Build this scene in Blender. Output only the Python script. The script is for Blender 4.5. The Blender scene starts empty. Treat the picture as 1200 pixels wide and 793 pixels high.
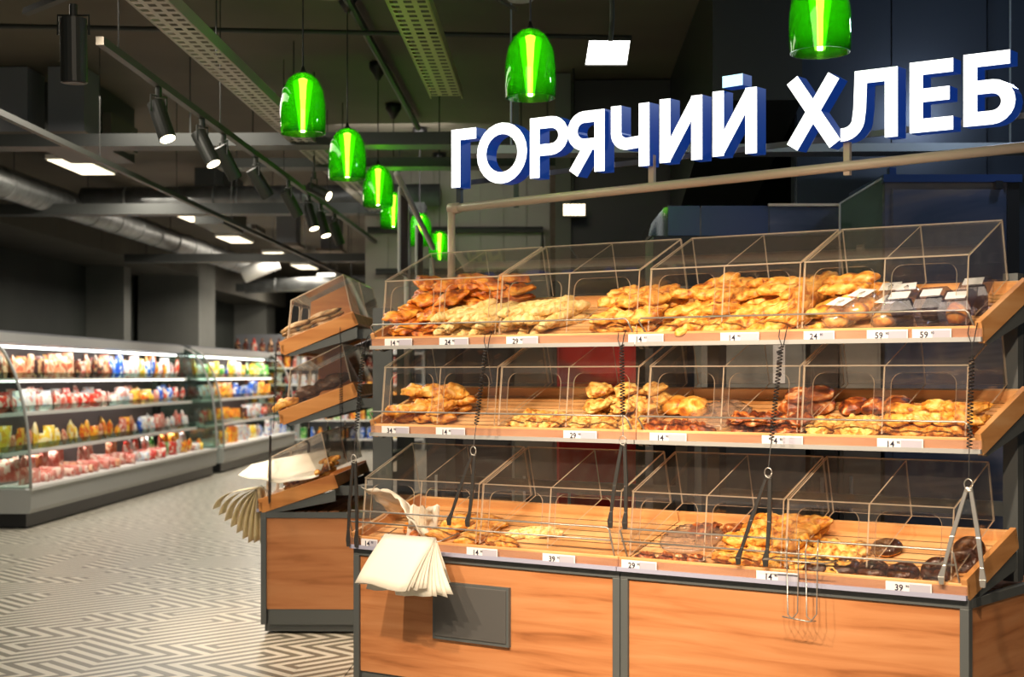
import bpy, bmesh, math, random
from mathutils import Vector, Matrix, noise
random.seed(7)
SC = bpy.context.scene
COL = SC.collection
FPX, U0, V0, H = 1700.0, 600.0, 440.0, 1.6
# ---------------------------------------------------------------- camera, world, light, exposure
cam = bpy.data.cameras.new('camera'); camo = bpy.data.objects.new('camera', cam); COL.objects.link(camo)
camo.location = (0, 0, H); camo.rotation_euler = (math.pi/2, 0, 0)
cam.sensor_width = 36; cam.lens = FPX/1200*36; cam.shift_y = (V0-396.5)/1200
cam.clip_end = 200
cam.dof.use_dof = True; cam.dof.focus_distance = 6.4; cam.dof.aperture_fstop = 3.0
SC.camera = camo
W = bpy.data.worlds.new('world'); SC.world = W; W.use_nodes = True
W.node_tree.nodes['Background'].inputs[0].default_value = (0.55, 0.6, 0.62, 1)
W.node_tree.nodes['Background'].inputs[1].default_value = 0.22
SC.view_settings.view_transform = 'Standard'; SC.view_settings.look = 'None'
SC.view_settings.gamma = 1; SC.view_settings.exposure = 0.35; SC.view_settings.use_curve_mapping = False
SC.cycles.transparent_max_bounces = 40; SC.cycles.max_bounces = 8; SC.cycles.use_denoising = True
SC.cycles.glossy_bounces = 4; SC.cycles.sample_clamp_indirect = 6; SC.cycles.blur_glossy = 0.5

def light(kind, name, loc, energy, color, target=None, size=0.2, size_y=None, angle=60, blend=0.5):
    d = bpy.data.lights.new(name, kind); d.energy = energy; d.color = color
    if kind == 'AREA':
        d.size = size
        if size_y: d.shape = 'RECTANGLE'; d.size_y = size_y
    elif kind == 'SPOT':
        d.spot_size = math.radians(angle); d.spot_blend = blend; d.shadow_soft_size = size
    else: d.shadow_soft_size = size
    o = bpy.data.objects.new(name, d); COL.objects.link(o); o.location = loc
    if target is not None:
        o.rotation_euler = (Vector(target)-Vector(loc)).to_track_quat('-Z', 'Y').to_euler()
    return o
WARM = (1.0, 0.77, 0.54); NEUT = (1.0, 0.9, 0.76); COOL = (0.86, 0.93, 1.0)
# track spotlights aimed at the bread stand (they hang in front of it, above the photographer)
for i, (x, y, tx, ty, tz, e) in enumerate([(-2.6, 5.0, -0.5, 7.0, 0.95, 210), (-1.6, 4.2, 0.2, 6.5, 1.1, 210), (-0.6, 3.5, 0.8, 6.1, 0.9, 230),
        (0.3, 2.9, 1.3, 5.8, 1.1, 230), (1.1, 2.4, 1.7, 5.5, 0.9, 200), (-3.2, 8.6, -1.3, 9.2, 0.9, 170), (-2.0, 6.6, -1.2, 9.0, 0.9, 120)]):
    light('SPOT', 'spot_lamp', (x, y, 3.45), e*1.5, WARM, (tx, ty, tz), 0.05, angle=52, blend=0.7)
light('AREA', 'aisle_fill', (-2.6, 9.5, 3.7), 95, NEUT, (-2.6, 9.5, 0), 1.2, 4.0)  # area fill added at ceiling level, besides the panels' own lights
light('AREA', 'aisle_fill', (-4.1, 17, 3.7), 120, NEUT, (-4.1, 17, 0), 0.6, 6)
light('AREA', 'aisle_fill', (-4.0, 26, 3.7), 130, NEUT, (-4.0, 26, 0), 0.6, 6)
light('AREA', 'rear_fill', (-1.2, 14.6, 3.9), 22, (1, .93, .87), (-1.0, 17.5, 3.0), 1.2)  # fill added to brighten the hanging partition
light('AREA', 'aisle_fill', (-0.5, 3.2, 3.9), 60, (1, .85, .66), (-0.2, 5.2, 0), 1.5, 3)  # warm fill added in front of the stand
light('POINT', 'kitchen_fill', (3.0, 7.6, 3.6), 24, (0.62, 0.75, 1.0), size=.08)  # bluish fill added for the oven and cold-room wall

# ---------------------------------------------------------------- frames
def frame(P, e1, e2):
    P = Vector((P[0], P[1], 0)); a = Vector((e1[0], e1[1], 0)).normalized(); b = Vector((e2[0], e2[1], 0)).normalized()
    def f(s, t, z): return P + a*s + b*t + Vector((0, 0, z))
    f.P, f.a, f.b = P, a, b
    f.yaw = math.atan2(a.y, a.x)
    return f
M = frame((-0.78, 7.13), (2.5, -1.67), (math.sin(math.radians(41)), math.cos(math.radians(41))))   # main stand
RS, RC = 0.0323, 0.99948
L = frame((-1.556, 8.98), (RS, RC), (RC, -RS))                                                       # end stand on the left
R = frame((0, 0), (RC, -RS), (RS, RC))                                                               # room: x right, y deep
def I(x, y, z): return Vector((x, y, z))
def s_at(u, t, fr=M):
    k = (u-U0)/FPX; P = fr.P + fr.b*t
    return (k*P.y - P.x)/(fr.a.x - k*fr.a.y)
def tilt(fr, t0, z0, ang):
    c, s = math.cos(ang), math.sin(ang)
    def g(x, a, b): return fr(x, t0 + a*c - b*s, z0 + a*s + b*c)
    return g

# ---------------------------------------------------------------- mesh builder
class MB:
    def __init__(s, fn=I): s.v, s.f, s.m, s.fn = [], [], [], fn
    def add(s, pts, faces, mi=0, raw=False):
        o = len(s.v); s.v += [Vector(p) if raw else s.fn(*p) for p in pts]
        for f in faces: s.f.append([i+o for i in f]); s.m.append(mi)
        return s
    def box(s, x0, x1, y0, y1, z0, z1, mi=0):
        return s.add([(x, y, z) for z in (z0, z1) for y in (y0, y1) for x in (x0, x1)],
                     [(0, 2, 3, 1), (4, 5, 7, 6), (0, 1, 5, 4), (2, 6, 7, 3), (0, 4, 6, 2), (1, 3, 7, 5)], mi)
    def tube(s, pts, r, n=6, mi=0, raw=False, cap=True, r2=None):
        P = [Vector(p) if raw else s.fn(*p) for p in pts]; o = len(s.v); up = None
        for i, p in enumerate(P):
            d = (P[min(i+1, len(P)-1)]-P[max(i-1, 0)]).normalized()
            if up is None: up = d.orthogonal().normalized()
            up = (up - d*up.dot(d))
            up = up.normalized() if up.length > 1e-6 else d.orthogonal().normalized()
            w = d.cross(up); rr = r if r2 is None else r+(r2-r)*i/(len(P)-1)
            s.v += [p + (up*math.cos(2*math.pi*k/n) + w*math.sin(2*math.pi*k/n))*rr for k in range(n)]
        for i in range(len(P)-1):
            for k in range(n):
                s.f.append([o+i*n+k, o+i*n+(k+1) % n, o+(i+1)*n+(k+1) % n, o+(i+1)*n+k]); s.m.append(mi)
        if cap:
            s.f.append([o+k for k in range(n)]); s.m.append(mi)
            s.f.append([o+(len(P)-1)*n+k for k in range(n)]); s.m.append(mi)
        return s
    def lathe(s, prof, n=24, c=(0, 0, 0), mi=0):
        o = len(s.v)
        for r, z in prof: s.v += [s.fn(c[0]+r*math.cos(2*math.pi*k/n), c[1]+r*math.sin(2*math.pi*k/n), c[2]+z) for k in range(n)]
        for i in range(len(prof)-1):
            for k in range(n): s.f.append([o+i*n+k, o+i*n+(k+1) % n, o+(i+1)*n+(k+1) % n, o+(i+1)*n+k]); s.m.append(mi)
        return s
    def prism(s, poly, a0, a1, axis=1, mi=0, mside=None):
        """poly of 2D points in the two axes other than axis, swept from a0 to a1"""
        n = len(poly)
        def P(p, a): q = list(p); q.insert(axis, a); return tuple(q)
        s.add([P(p, a0) for p in poly]+[P(p, a1) for p in poly], [list(range(n)), list(range(n, 2*n))], mi)
        o = len(s.v)-2*n
        for k in range(n): s.f.append([o+k, o+(k+1) % n, o+n+(k+1) % n, o+n+k]); s.m.append(mi if mside is None else mside)
        return s
    def slab(s, pts, th, mi=0, me=1):
        """thin plate from a 3D polygon, edges in material me"""
        P = [s.fn(*p) for p in pts]; nrm = (P[1]-P[0]).cross(P[2]-P[0]).normalized()*th; n = len(P)
        o = len(s.v); s.v += P + [p+nrm for p in P]
        s.f += [[o+k for k in range(n)], [o+n+k for k in range(n)]]; s.m += [mi, mi]
        for k in range(n): s.f.append([o+k, o+(k+1) % n, o+n+(k+1) % n, o+n+k]); s.m.append(me)
        return s
    def mesh(s, name, mats, origin=(0, 0, 0), smooth=False):
        me = bpy.data.meshes.new(name); og = Vector(origin)
        me.from_pydata([tuple(p-og) for p in s.v], [], s.f)
        for m_ in (mats if isinstance(mats, (list, tuple)) else [mats]): me.materials.append(m_)
        me.polygons.foreach_set('material_index', s.m)
        bm = bmesh.new(); bm.from_mesh(me); bmesh.ops.recalc_face_normals(bm, faces=bm.faces); bm.to_mesh(me); bm.free()
        if smooth: me.polygons.foreach_set('use_smooth', [True]*len(me.polygons))
        return me
    def build(s, name, mats, parent=None, smooth=False, origin=None, bevel=0):
        og = wloc(parent) if parent else Vector(origin or (0, 0, 0))
        o = link(name, s.mesh(name, mats, og, smooth), parent)
        if not parent: o.location = og
        if bevel:
            b = o.modifiers.new('bevel', 'BEVEL'); b.width = bevel; b.segments = 2; b.limit_method = 'ANGLE'
        return o
def wloc(o):
    p = Vector(o.location)
    while o.parent: o = o.parent; p = p + Vector(o.location)
    return p
def link(name, data, parent=None):
    o = bpy.data.objects.new(name, data); COL.objects.link(o)
    if parent: o.parent = parent
    return o
def tag(o, label=None, cat=None, group=None, kind=None):
    if label: o['label'] = label
    if cat: o['category'] = cat
    if group: o['group'] = group
    if kind: o['kind'] = kind
    return o
def thing(name, label, cat, loc, group=None):
    o = link(name, None); o.location = loc; return tag(o, label, cat, group)
def struct(mb, name, mats, label=None, **k):
    o = mb.build(name, mats, **k); o['kind'] = 'structure'
    if label: o['label'] = label
    return o
def copytree(o, parent=None):
    c = o.copy(); COL.objects.link(c)
    if parent: c.parent = parent
    for ch in [x for x in KIDS.get(o.name, [])]: copytree(ch, c)
    return c
KIDS = {}
ORD = ['first', 'second', 'third', 'fourth', 'fifth', 'sixth', 'seventh', 'eighth', 'ninth', 'tenth', 'eleventh', 'twelfth', 'thirteenth', 'fourteenth',
       'fifteenth', 'sixteenth', 'seventeenth', 'eighteenth', 'nineteenth', 'twentieth'] + ['twenty-'+w for w in ('first', 'second', 'third', 'fourth', 'fifth', 'sixth', 'seventh', 'eighth', 'ninth')] + \
      ['thirtieth'] + ['thirty-'+w for w in ('first', 'second', 'third', 'fourth', 'fifth', 'sixth', 'seventh', 'eighth', 'ninth')] + ['fortieth']+['forty-'+w for w in ('first', 'second', 'third', 'fourth', 'fifth')]

# ---------------------------------------------------------------- materials
def mat(name, col=(.5, .5, .5), rough=.5, metal=0, emit=None, es=0, alpha=1, trans=0, spec=.5, coat=0):
    m = bpy.data.materials.new(name); m.use_nodes = True; b = m.node_tree.nodes['Principled BSDF']
    b.inputs['Base Color'].default_value = (*col, 1); b.inputs['Roughness'].default_value = rough; b.inputs['Metallic'].default_value = metal
    b.inputs['Specular IOR Level'].default_value = spec; b.inputs['Coat Weight'].default_value = coat
    if emit: b.inputs['Emission Color'].default_value = (*emit, 1); b.inputs['Emission Strength'].default_value = es
    b.inputs['Alpha'].default_value = alpha; b.inputs['Transmission Weight'].default_value = trans
    return m
def N(m, typ, **kw):
    n = m.node_tree.nodes.new(typ)
    for k, v in kw.items():
        if hasattr(n, k): setattr(n, k, v)
    return n
def ramp(m, stops):
    r = N(m, 'ShaderNodeValToRGB'); e = r.color_ramp.elements
    while len(e) < len(stops): e.new(0.5)
    for i, (p, c) in enumerate(stops): e[i].position = p; e[i].color = (*c, 1)
    return r
def noisy(name, stops, scale=(5, 5, 5), rough=.5, metal=0, detail=4, bump=0, rotz=0, nscale=1.0, rnd=0, coat=0, spec=.5, dist=0):
    """principled material whose colour runs through stops by noise in object space"""
    m = mat(name, (.5, .5, .5), rough, metal, spec=spec, coat=coat); nt = m.node_tree; b = nt.nodes['Principled BSDF']
    tc = N(m, 'ShaderNodeTexCoord'); mp = N(m, 'ShaderNodeMapping'); mp.vector_type = 'TEXTURE' if False else 'POINT'
    rot = N(m, 'ShaderNodeMapping'); rot.inputs['Rotation'].default_value = (0, 0, rotz)
    nt.links.new(tc.outputs['Object'], rot.inputs['Vector']); nt.links.new(rot.outputs[0], mp.inputs['Vector']); mp.inputs['Scale'].default_value = scale
    nz = N(m, 'ShaderNodeTexNoise'); nz.inputs['Scale'].default_value = nscale; nz.inputs['Detail'].default_value = detail; nz.inputs['Distortion'].default_value = dist
    if rnd:
        oi = N(m, 'ShaderNodeObjectInfo'); ad = N(m, 'ShaderNodeVectorMath', operation='ADD'); mu = N(m, 'ShaderNodeMath', operation='MULTIPLY'); mu.inputs[1].default_value = 37
        nt.links.new(oi.outputs['Random'], mu.inputs[0]); nt.links.new(mp.outputs[0], ad.inputs[0]); nt.links.new(mu.outputs[0], ad.inputs[1]); nt.links.new(ad.outputs[0], nz.inputs['Vector'])
    else: nt.links.new(mp.outputs[0], nz.inputs['Vector'])
    r = ramp(m, stops); nt.links.new(nz.outputs['Fac'], r.inputs[0]); nt.links.new(r.outputs[0], b.inputs['Base Color'])
    if bump:
        bp = N(m, 'ShaderNodeBump'); bp.inputs['Strength'].default_value = bump; bp.inputs['Distance'].default_value = .02
        nt.links.new(nz.outputs['Fac'], bp.inputs['Height']); nt.links.new(bp.outputs[0], b.inputs['Normal'])
    return m
def clear(name, tint=(1, 1, 1), rough=.02, refl=1.0, base=None, basefac=0, deep=None):
    """thin clear sheet: tinted transparency and a fresnel reflection, optional milky share"""
    m = bpy.data.materials.new(name); m.use_nodes = True; nt = m.node_tree; nt.nodes.clear()
    out = N(m, 'ShaderNodeOutputMaterial'); tr = N(m, 'ShaderNodeBsdfTransparent'); tr.inputs[0].default_value = (*tint, 1)
    gl = N(m, 'ShaderNodeBsdfGlossy'); gl.inputs['Roughness'].default_value = rough; lw = N(m, 'ShaderNodeLayerWeight'); lw.inputs['Blend'].default_value = .5
    pw = N(m, 'ShaderNodeMath', operation='POWER'); pw.inputs[1].default_value = 4.5; nt.links.new(lw.outputs['Facing'], pw.inputs[0])
    fr = N(m, 'ShaderNodeMath', operation='MULTIPLY_ADD'); fr.inputs[1].default_value = .9; fr.inputs[2].default_value = .04; nt.links.new(pw.outputs[0], fr.inputs[0])
    if deep:
        mc = N(m, 'ShaderNodeMix'); mc.data_type = 'RGBA'; mc.inputs[6].default_value = (*tint, 1); mc.inputs[7].default_value = (*deep, 1)
        p2 = N(m, 'ShaderNodeMath', operation='POWER'); p2.inputs[1].default_value = 1.3; nt.links.new(lw.outputs['Facing'], p2.inputs[0]); nt.links.new(p2.outputs[0], mc.inputs[0]); nt.links.new(mc.outputs[2], tr.inputs[0])
    mu = N(m, 'ShaderNodeMath', operation='MULTIPLY'); mu.inputs[1].default_value = refl; mx = N(m, 'ShaderNodeMixShader')
    nt.links.new(fr.outputs[0], mu.inputs[0]); nt.links.new(mu.outputs[0], mx.inputs[0])
    src = tr.outputs[0]
    if base:
        df = N(m, 'ShaderNodeBsdfDiffuse'); df.inputs[0].default_value = (*base, 1); tl = N(m, 'ShaderNodeBsdfTranslucent'); tl.inputs[0].default_value = (*base, 1)
        a = N(m, 'ShaderNodeMixShader'); a.inputs[0].default_value = .5; nt.links.new(df.outputs[0], a.inputs[1]); nt.links.new(tl.outputs[0], a.inputs[2])
        c = N(m, 'ShaderNodeMixShader'); c.inputs[0].default_value = basefac; nt.links.new(tr.outputs[0], c.inputs[1]); nt.links.new(a.outputs[0], c.inputs[2]); src = c.outputs[0]
    nt.links.new(src, mx.inputs[1]); nt.links.new(gl.outputs[0], mx.inputs[2]); nt.links.new(mx.outputs[0], out.inputs[0])
    return m
beech = [(.26, (.27, .095, .030)), (.38, (.43, .165, .058)), (.52, (.51, .215, .083)), (.75, (.57, .265, .115))]
def wood(name, rotz, sc=(1.6, 22, 22)): return noisy(name, beech, sc, rough=.42, detail=6, rotz=rotz, dist=.6)
m_wood = wood('beech_laminate', -M.yaw); m_woodL = wood('beech_laminate_end', 0, (1.4, 14, 14)); m_woodE = wood('beech_side_grain', -math.atan2(M.b.y, M.b.x))
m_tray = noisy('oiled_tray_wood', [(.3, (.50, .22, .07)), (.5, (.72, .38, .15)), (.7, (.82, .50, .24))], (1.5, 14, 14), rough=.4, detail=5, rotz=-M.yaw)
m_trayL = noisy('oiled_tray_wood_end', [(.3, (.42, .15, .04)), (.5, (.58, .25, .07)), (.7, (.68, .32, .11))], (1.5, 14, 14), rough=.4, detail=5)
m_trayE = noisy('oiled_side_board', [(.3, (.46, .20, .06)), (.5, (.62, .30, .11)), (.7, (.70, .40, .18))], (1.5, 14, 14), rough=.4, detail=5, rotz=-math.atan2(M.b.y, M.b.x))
m_rack = mat('rack_grey_paint', (.115, .13, .135), .45, .3)
m_rackl = mat('rack_light_edge', (.45, .46, .46), .4, .3)
m_hatch = mat('hatch_grey', (.10, .10, .10), .5, .2)
m_wire = mat('steel_wire', (.42, .40, .37), .3, .7)
m_steel = mat('polished_steel', (.70, .68, .64), .28, .8)
m_dsteel = mat('worn_dark_steel', (.12, .115, .11), .35, .8)
m_black = mat('black_plastic', (.012, .012, .014), .35)
m_acr = clear('clear_acrylic', (.985, .98, .97), .02, 1.0, base=(.95, .9, .85), basefac=.012)
m_edge = clear('acrylic_cut_edge', (.9, .8, .7), .2, 1, base=(1, .86, .68), basefac=.62)
m_rail = clear('price_rail_plastic', (.92, .90, .93), .05, .8, base=(.62, .62, .75), basefac=.07)
m_railb = mat('price_rail_lip', (.36, .38, .52), .35)
m_card = mat('price_card', (.80, .80, .84), .6); m_print = mat('fine_print_grey', (.44, .44, .54), .7); m_ink = mat('price_ink', (.01, .012, .04), .6)
m_paper = mat('greaseproof_paper', (.86, .82, .72), .6); m_paper2 = mat('parchment_paper', (.80, .72, .50), .65)
m_bag = clear('cellophane', (.97, .95, .92), .12, 2.2, base=(1, .95, .9), basefac=.12)
m_glass = clear('case_glass', (.72, .82, .78), .03, 1.4)
m_white = mat('enamel_white', (.75, .75, .73), .4); m_lgrey = mat('light_grey_enamel', (.40, .41, .40), .45); m_mgrey = mat('mid_grey_enamel', (.21, .22, .24), .4, .2)
m_dark = mat('dark_grey', (.02, .022, .026), .5)
m_galv = noisy('galvanised_steel', [(.3, (.10, .105, .105)), (.7, (.19, .20, .20))], (6, 6, 6), rough=.45, metal=.5)
m_pipe = mat('cream_pipe', (.72, .58, .45), .35)
m_led = mat('led_panel', (1, 1, 1), .5, emit=(1, .84, .58), es=1.9); m_ledw = mat('led_tube_white', (1, 1, 1), .5, emit=(.95, 1, .95), es=4)
m_lens = mat('spot_lens', (1, 1, 1), .5, emit=(1, .85, .55), es=9)
m_let = mat('letter_face', (1, 1, 1), .5, emit=(1, 1, 1), es=1.7)
m_letb = mat('letter_blue_return', (.01, .05, .30), .3, emit=(.008, .05, .30), es=.35)
m_letc = mat('breve_face', (1, 1, 1), .5, emit=(.45, .85, 1), es=1.1)

# ================================================================= SETTING
# floor: far field one slab with the same printed cement tile, near field tile by tile
TS = .285
def stripes(m, vec_x, vec_y):
    nt = m.node_tree; b = nt.nodes['Principled BSDF']
    ad = N(m, 'ShaderNodeMath', operation='ADD'); nt.links.new(vec_x, ad.inputs[0]); nt.links.new(vec_y, ad.inputs[1])
    mu = N(m, 'ShaderNodeMath', operation='MULTIPLY_ADD'); mu.inputs[1].default_value = 2.0/TS; mu.inputs[2].default_value = 40.75; nt.links.new(ad.outputs[0], mu.inputs[0])
    fr = N(m, 'ShaderNodeMath', operation='FRACT'); nt.links.new(mu.outputs[0], fr.inputs[0])
    r = ramp(m, [(0, (.17, .155, .12)), (.46, (.17, .155, .12)), (.54, (.66, .62, .53)), (1, (.66, .62, .53))])
    nt.links.new(fr.outputs[0], r.inputs[0]); nt.links.new(r.outputs[0], b.inputs['Base Color'])
m_tile = mat('striped_cement_tile', rough=.33)
tc = N(m_tile, 'ShaderNodeTexCoord'); sx = N(m_tile, 'ShaderNodeSeparateXYZ'); m_tile.node_tree.links.new(tc.outputs['Object'], sx.inputs[0]); stripes(m_tile, sx.outputs[0], sx.outputs[1])
m_floor = mat('striped_cement_floor', rough=.33); nt = m_floor.node_tree
tc = N(m_floor, 'ShaderNodeTexCoord'); sx = N(m_floor, 'ShaderNodeSeparateXYZ'); nt.links.new(tc.outputs['Object'], sx.inputs[0])
cell, loc = [], []
for k in (0, 1):
    d = N(m_floor, 'ShaderNodeMath', operation='DIVIDE'); d.inputs[1].default_value = TS; nt.links.new(sx.outputs[k], d.inputs[0])
    fl = N(m_floor, 'ShaderNodeMath', operation='FLOOR'); nt.links.new(d.outputs[0], fl.inputs[0]); cell.append(fl)
    f2 = N(m_floor, 'ShaderNodeMath', operation='SUBTRACT'); nt.links.new(d.outputs[0], f2.inputs[0]); nt.links.new(fl.outputs[0], f2.inputs[1])
    f3 = N(m_floor, 'ShaderNodeMath', operation='MULTIPLY_ADD'); f3.inputs[1].default_value = TS; f3.inputs[2].default_value = -TS/2; nt.links.new(f2.outputs[0], f3.inputs[0]); loc.append(f3)
cx = N(m_floor, 'ShaderNodeCombineXYZ'); nt.links.new(cell[0].outputs[0], cx.inputs[0]); nt.links.new(cell[1].outputs[0], cx.inputs[1])
wn = N(m_floor, 'ShaderNodeTexWhiteNoise', noise_dimensions='2D'); nt.links.new(cx.outputs[0], wn.inputs['Vector'])
gt = N(m_floor, 'ShaderNodeMath', operation='GREATER_THAN'); gt.inputs[1].default_value = .5; nt.links.new(wn.outputs['Value'], gt.inputs[0])
sg = N(m_floor, 'ShaderNodeMath', operation='MULTIPLY_ADD'); sg.inputs[1].default_value = 2; sg.inputs[2].default_value = -1; nt.links.new(gt.outputs[0], sg.inputs[0])
mm = N(m_floor, 'ShaderNodeMath', operation='MULTIPLY'); nt.links.new(sg.outputs[0], mm.inputs[0]); nt.links.new(loc[0].outputs[0], mm.inputs[1])
stripes(m_floor, mm.outputs[0], loc[1].outputs[0])
m_grout = mat('grout', (.34, .32, .27), .7)
RZ = math.atan2(-RS, RC)
NEARY = 8.37 - TS*4                        # tile rows counted from the photograph
fl = MB(); fl.box(-14, 12, -3, 45, -.12, -.006)
floor_o = struct(fl, 'floor', [m_floor]); floor_o.rotation_euler = (0, 0, RZ)
# joint bed under the single tiles
x_off = (-.4); tile_me = MB().box(-TS/2+.0006, TS/2-.0006, -TS/2+.0006, TS/2-.0006, -.005, .0).mesh('tile', [m_tile])
row0 = (2720/305.8)                        # a joint between rows lies at this depth in the photo
col0 = -(600-218.4)/FPX*row0
cnt = 0
bed = MB()
cand = []
for j in range(-5, 30):
    for i in range(-25, 14):
        yc = row0 + (j+.5)*TS; xc = col0 - row0*RS*0 + (i+.5)*TS
        p = R(xc - .0323*0, 0, 0)
        # world position: joint lattice anchored at (col0,row0), axes along the room
        wx = col0 + (i+.5)*TS*RC + (j+.5)*TS*RS; wy = row0 - (i+.5)*TS*RS + (j+.5)*TS*RC
        u = U0 + FPX*wx/wy; v = V0 + FPX*H/wy
        if -45 < u < 435 and v < 815 and wy < 13.9: cand.append((wy, wx, i, j))
cand.sort()
for wy, wx, i, j in cand[:300]:
    o = link('tile', tile_me, floor_o)
    # floor object is rotated by RZ about the origin
    lx = wx*RC - wy*RS; ly = wx*RS + wy*RC
    h = random.Random(i*71+j*131).random(); k = int(h*4)
    if (i+j) % 2 == 0 and h < .8: k = [0, 1, 2, 3][(i % 2)+2*(j % 2)]
    o.location = (lx, ly, 0); o.rotation_euler = (0, 0, k*math.pi/2)
# ceiling and walls
m_ceil = noisy('bare_concrete', [(.3, (.075, .065, .048)), (.7, (.14, .12, .09))], (.5, .5, .5), rough=.8)
struct(MB(R).box(-14, 14, -3, 45, 4.15, 4.35), 'ceiling', [m_ceil])
m_wdark = noisy('dark_green_grey_plaster', [(.3, (.040, .046, .042)), (.7, (.065, .074, .066))], (.6, .6, .6), rough=.7)
m_col = noisy('grey_painted_plaster', [(.3, (.17, .175, .16)), (.7, (.24, .245, .225))], (.8, .8, .8), rough=.75)
m_soff = noisy('brown_grey_board', [(.3, (.085, .08, .065)), (.7, (.125, .12, .10))], (.8, .8, .8), rough=.75)
m_navy = noisy('dark_blue_sandwich_panel', [(.3, (.030, .042, .060)), (.7, (.045, .060, .085))], (.5, .5, .5), rough=.28, metal=.3)
m_blk = mat('black_green_wall', (.014, .017, .016), .35)
struct(MB(R).box(-8.2, -8.0, 5, 45, 0, 4.15), 'wall_left', [m_wdark])
struct(MB(R).box(-14, 14, 44.8, 45, 0, 4.15), 'wall_back', [m_wdark])
struct(MB(R).box(13.8, 14, -3, 45, 0, 4.15), 'wall_right', [m_navy])
# columns of the left wall
struct(MB(R).box(-7.9, -6.75, 27.0, 28.3, 0, 4.15), 'wall_column', [m_col])
struct(MB(R).box(-8.0, -7.35, 24.3, 24.7, 0, 4.15), 'wall_pilaster', [m_col])
struct(MB(R).box(-8.0, -7.2, 35.5, 36.6, 0, 4.15), 'wall_pilaster', [m_col])
wn_ = struct(MB(R).box(-7.99, -7.93, 15.0, 20.0, 0.2, 3.4), 'window_1', [m_dark])
for a in (16.2, 19.1): MB(R).box(-7.93, -7.86, a, a+.16, .2, 3.4).build('window_mullion', [m_mgrey], wn_)
MB(R).box(-7.93, -7.86, 15, 20, 2.15, 2.25).build('window_transom', [m_mgrey], wn_)
# bulkhead over the case with panel joints
bh = struct(MB(R).box(-8.0, -6.75, 4, 26.5, 3.45, 4.15), 'wall_bulkhead', [m_soff])
for a in [6+1.9*k for k in range(11)]: MB(R).box(-6.752, -6.74, a, a+1.88, 3.46, 4.14).build('panel', [m_soff], bh)
struct(MB(R).box(-8.0, -7.0, 28.4, 37, 3.35, 4.15), 'wall_bulkhead', [m_soff])
m_track0 = mat('dark_pipe', (.03, .03, .03), .5)
# hanging partition of upright sheets behind the end stand
m_sheet = noisy('pale_corrugated_sheet', [(.3, (.30, .27, .24)), (.7, (.40, .36, .32))], (.7, .7, .7), rough=.7)
pt = struct(MB(R).box(-2.35, -.1, 17.55, 17.65, 2.35, 4.14), 'wall_partition', [m_sheet])
for k in range(8): MB(R).box(-2.34+k*.28, -2.34+k*.28+.27, 17.53, 17.56, 2.36, 4.13).build('sheet', [m_sheet], pt)
for k, (a, b, z_) in enumerate(((-2.3, -.2, 3.35), (-2.2, -.5, 2.85))):
    MB(R).tube([(a, 17.4, z_), (b, 17.4, z_), (b, 17.4, z_-.55)], .04, 8).build('pipe_run', [m_track0], pt)
# dark walls of the bakery kitchen
kw = struct(MB(R).box(.0, 6.5, 12.5, 12.65, 0, 4.14), 'wall_kitchen', [m_blk])
for k in range(5): MB(R).box(.01+k*1.2, 1.19+k*1.2, 12.48, 12.502, 0, 4.13).build('panel', [m_blk], kw)
kn = struct(MB(R).box(1.55, 9, 9.6, 9.75, 0, 4.14), 'wall_cold_room', [m_navy])
for k in range(5): MB(R).box(1.56+k*.62, 2.17+k*.62, 9.57, 9.602, 0, 4.13).build('panel', [m_navy], kn)
struct(MB(R).prism([(9.0, 3.3), (12.4, 2.75), (12.4, 4.14), (9.0, 4.14)], .95, 1.5, axis=0), 'wall_soffit', [m_blk])
struct(MB(R).box(-.03, .10, 12.2, 12.33, 0, 4.14), 'trim_1', [m_col])
struct(MB(R).box(-.35, -.31, 11.2, 11.24, 2.9, 4.14), 'trim_2', [mat('conduit_green_light', (.10, .14, .12), .4)])  # green light on the conduit put into its colour

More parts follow.
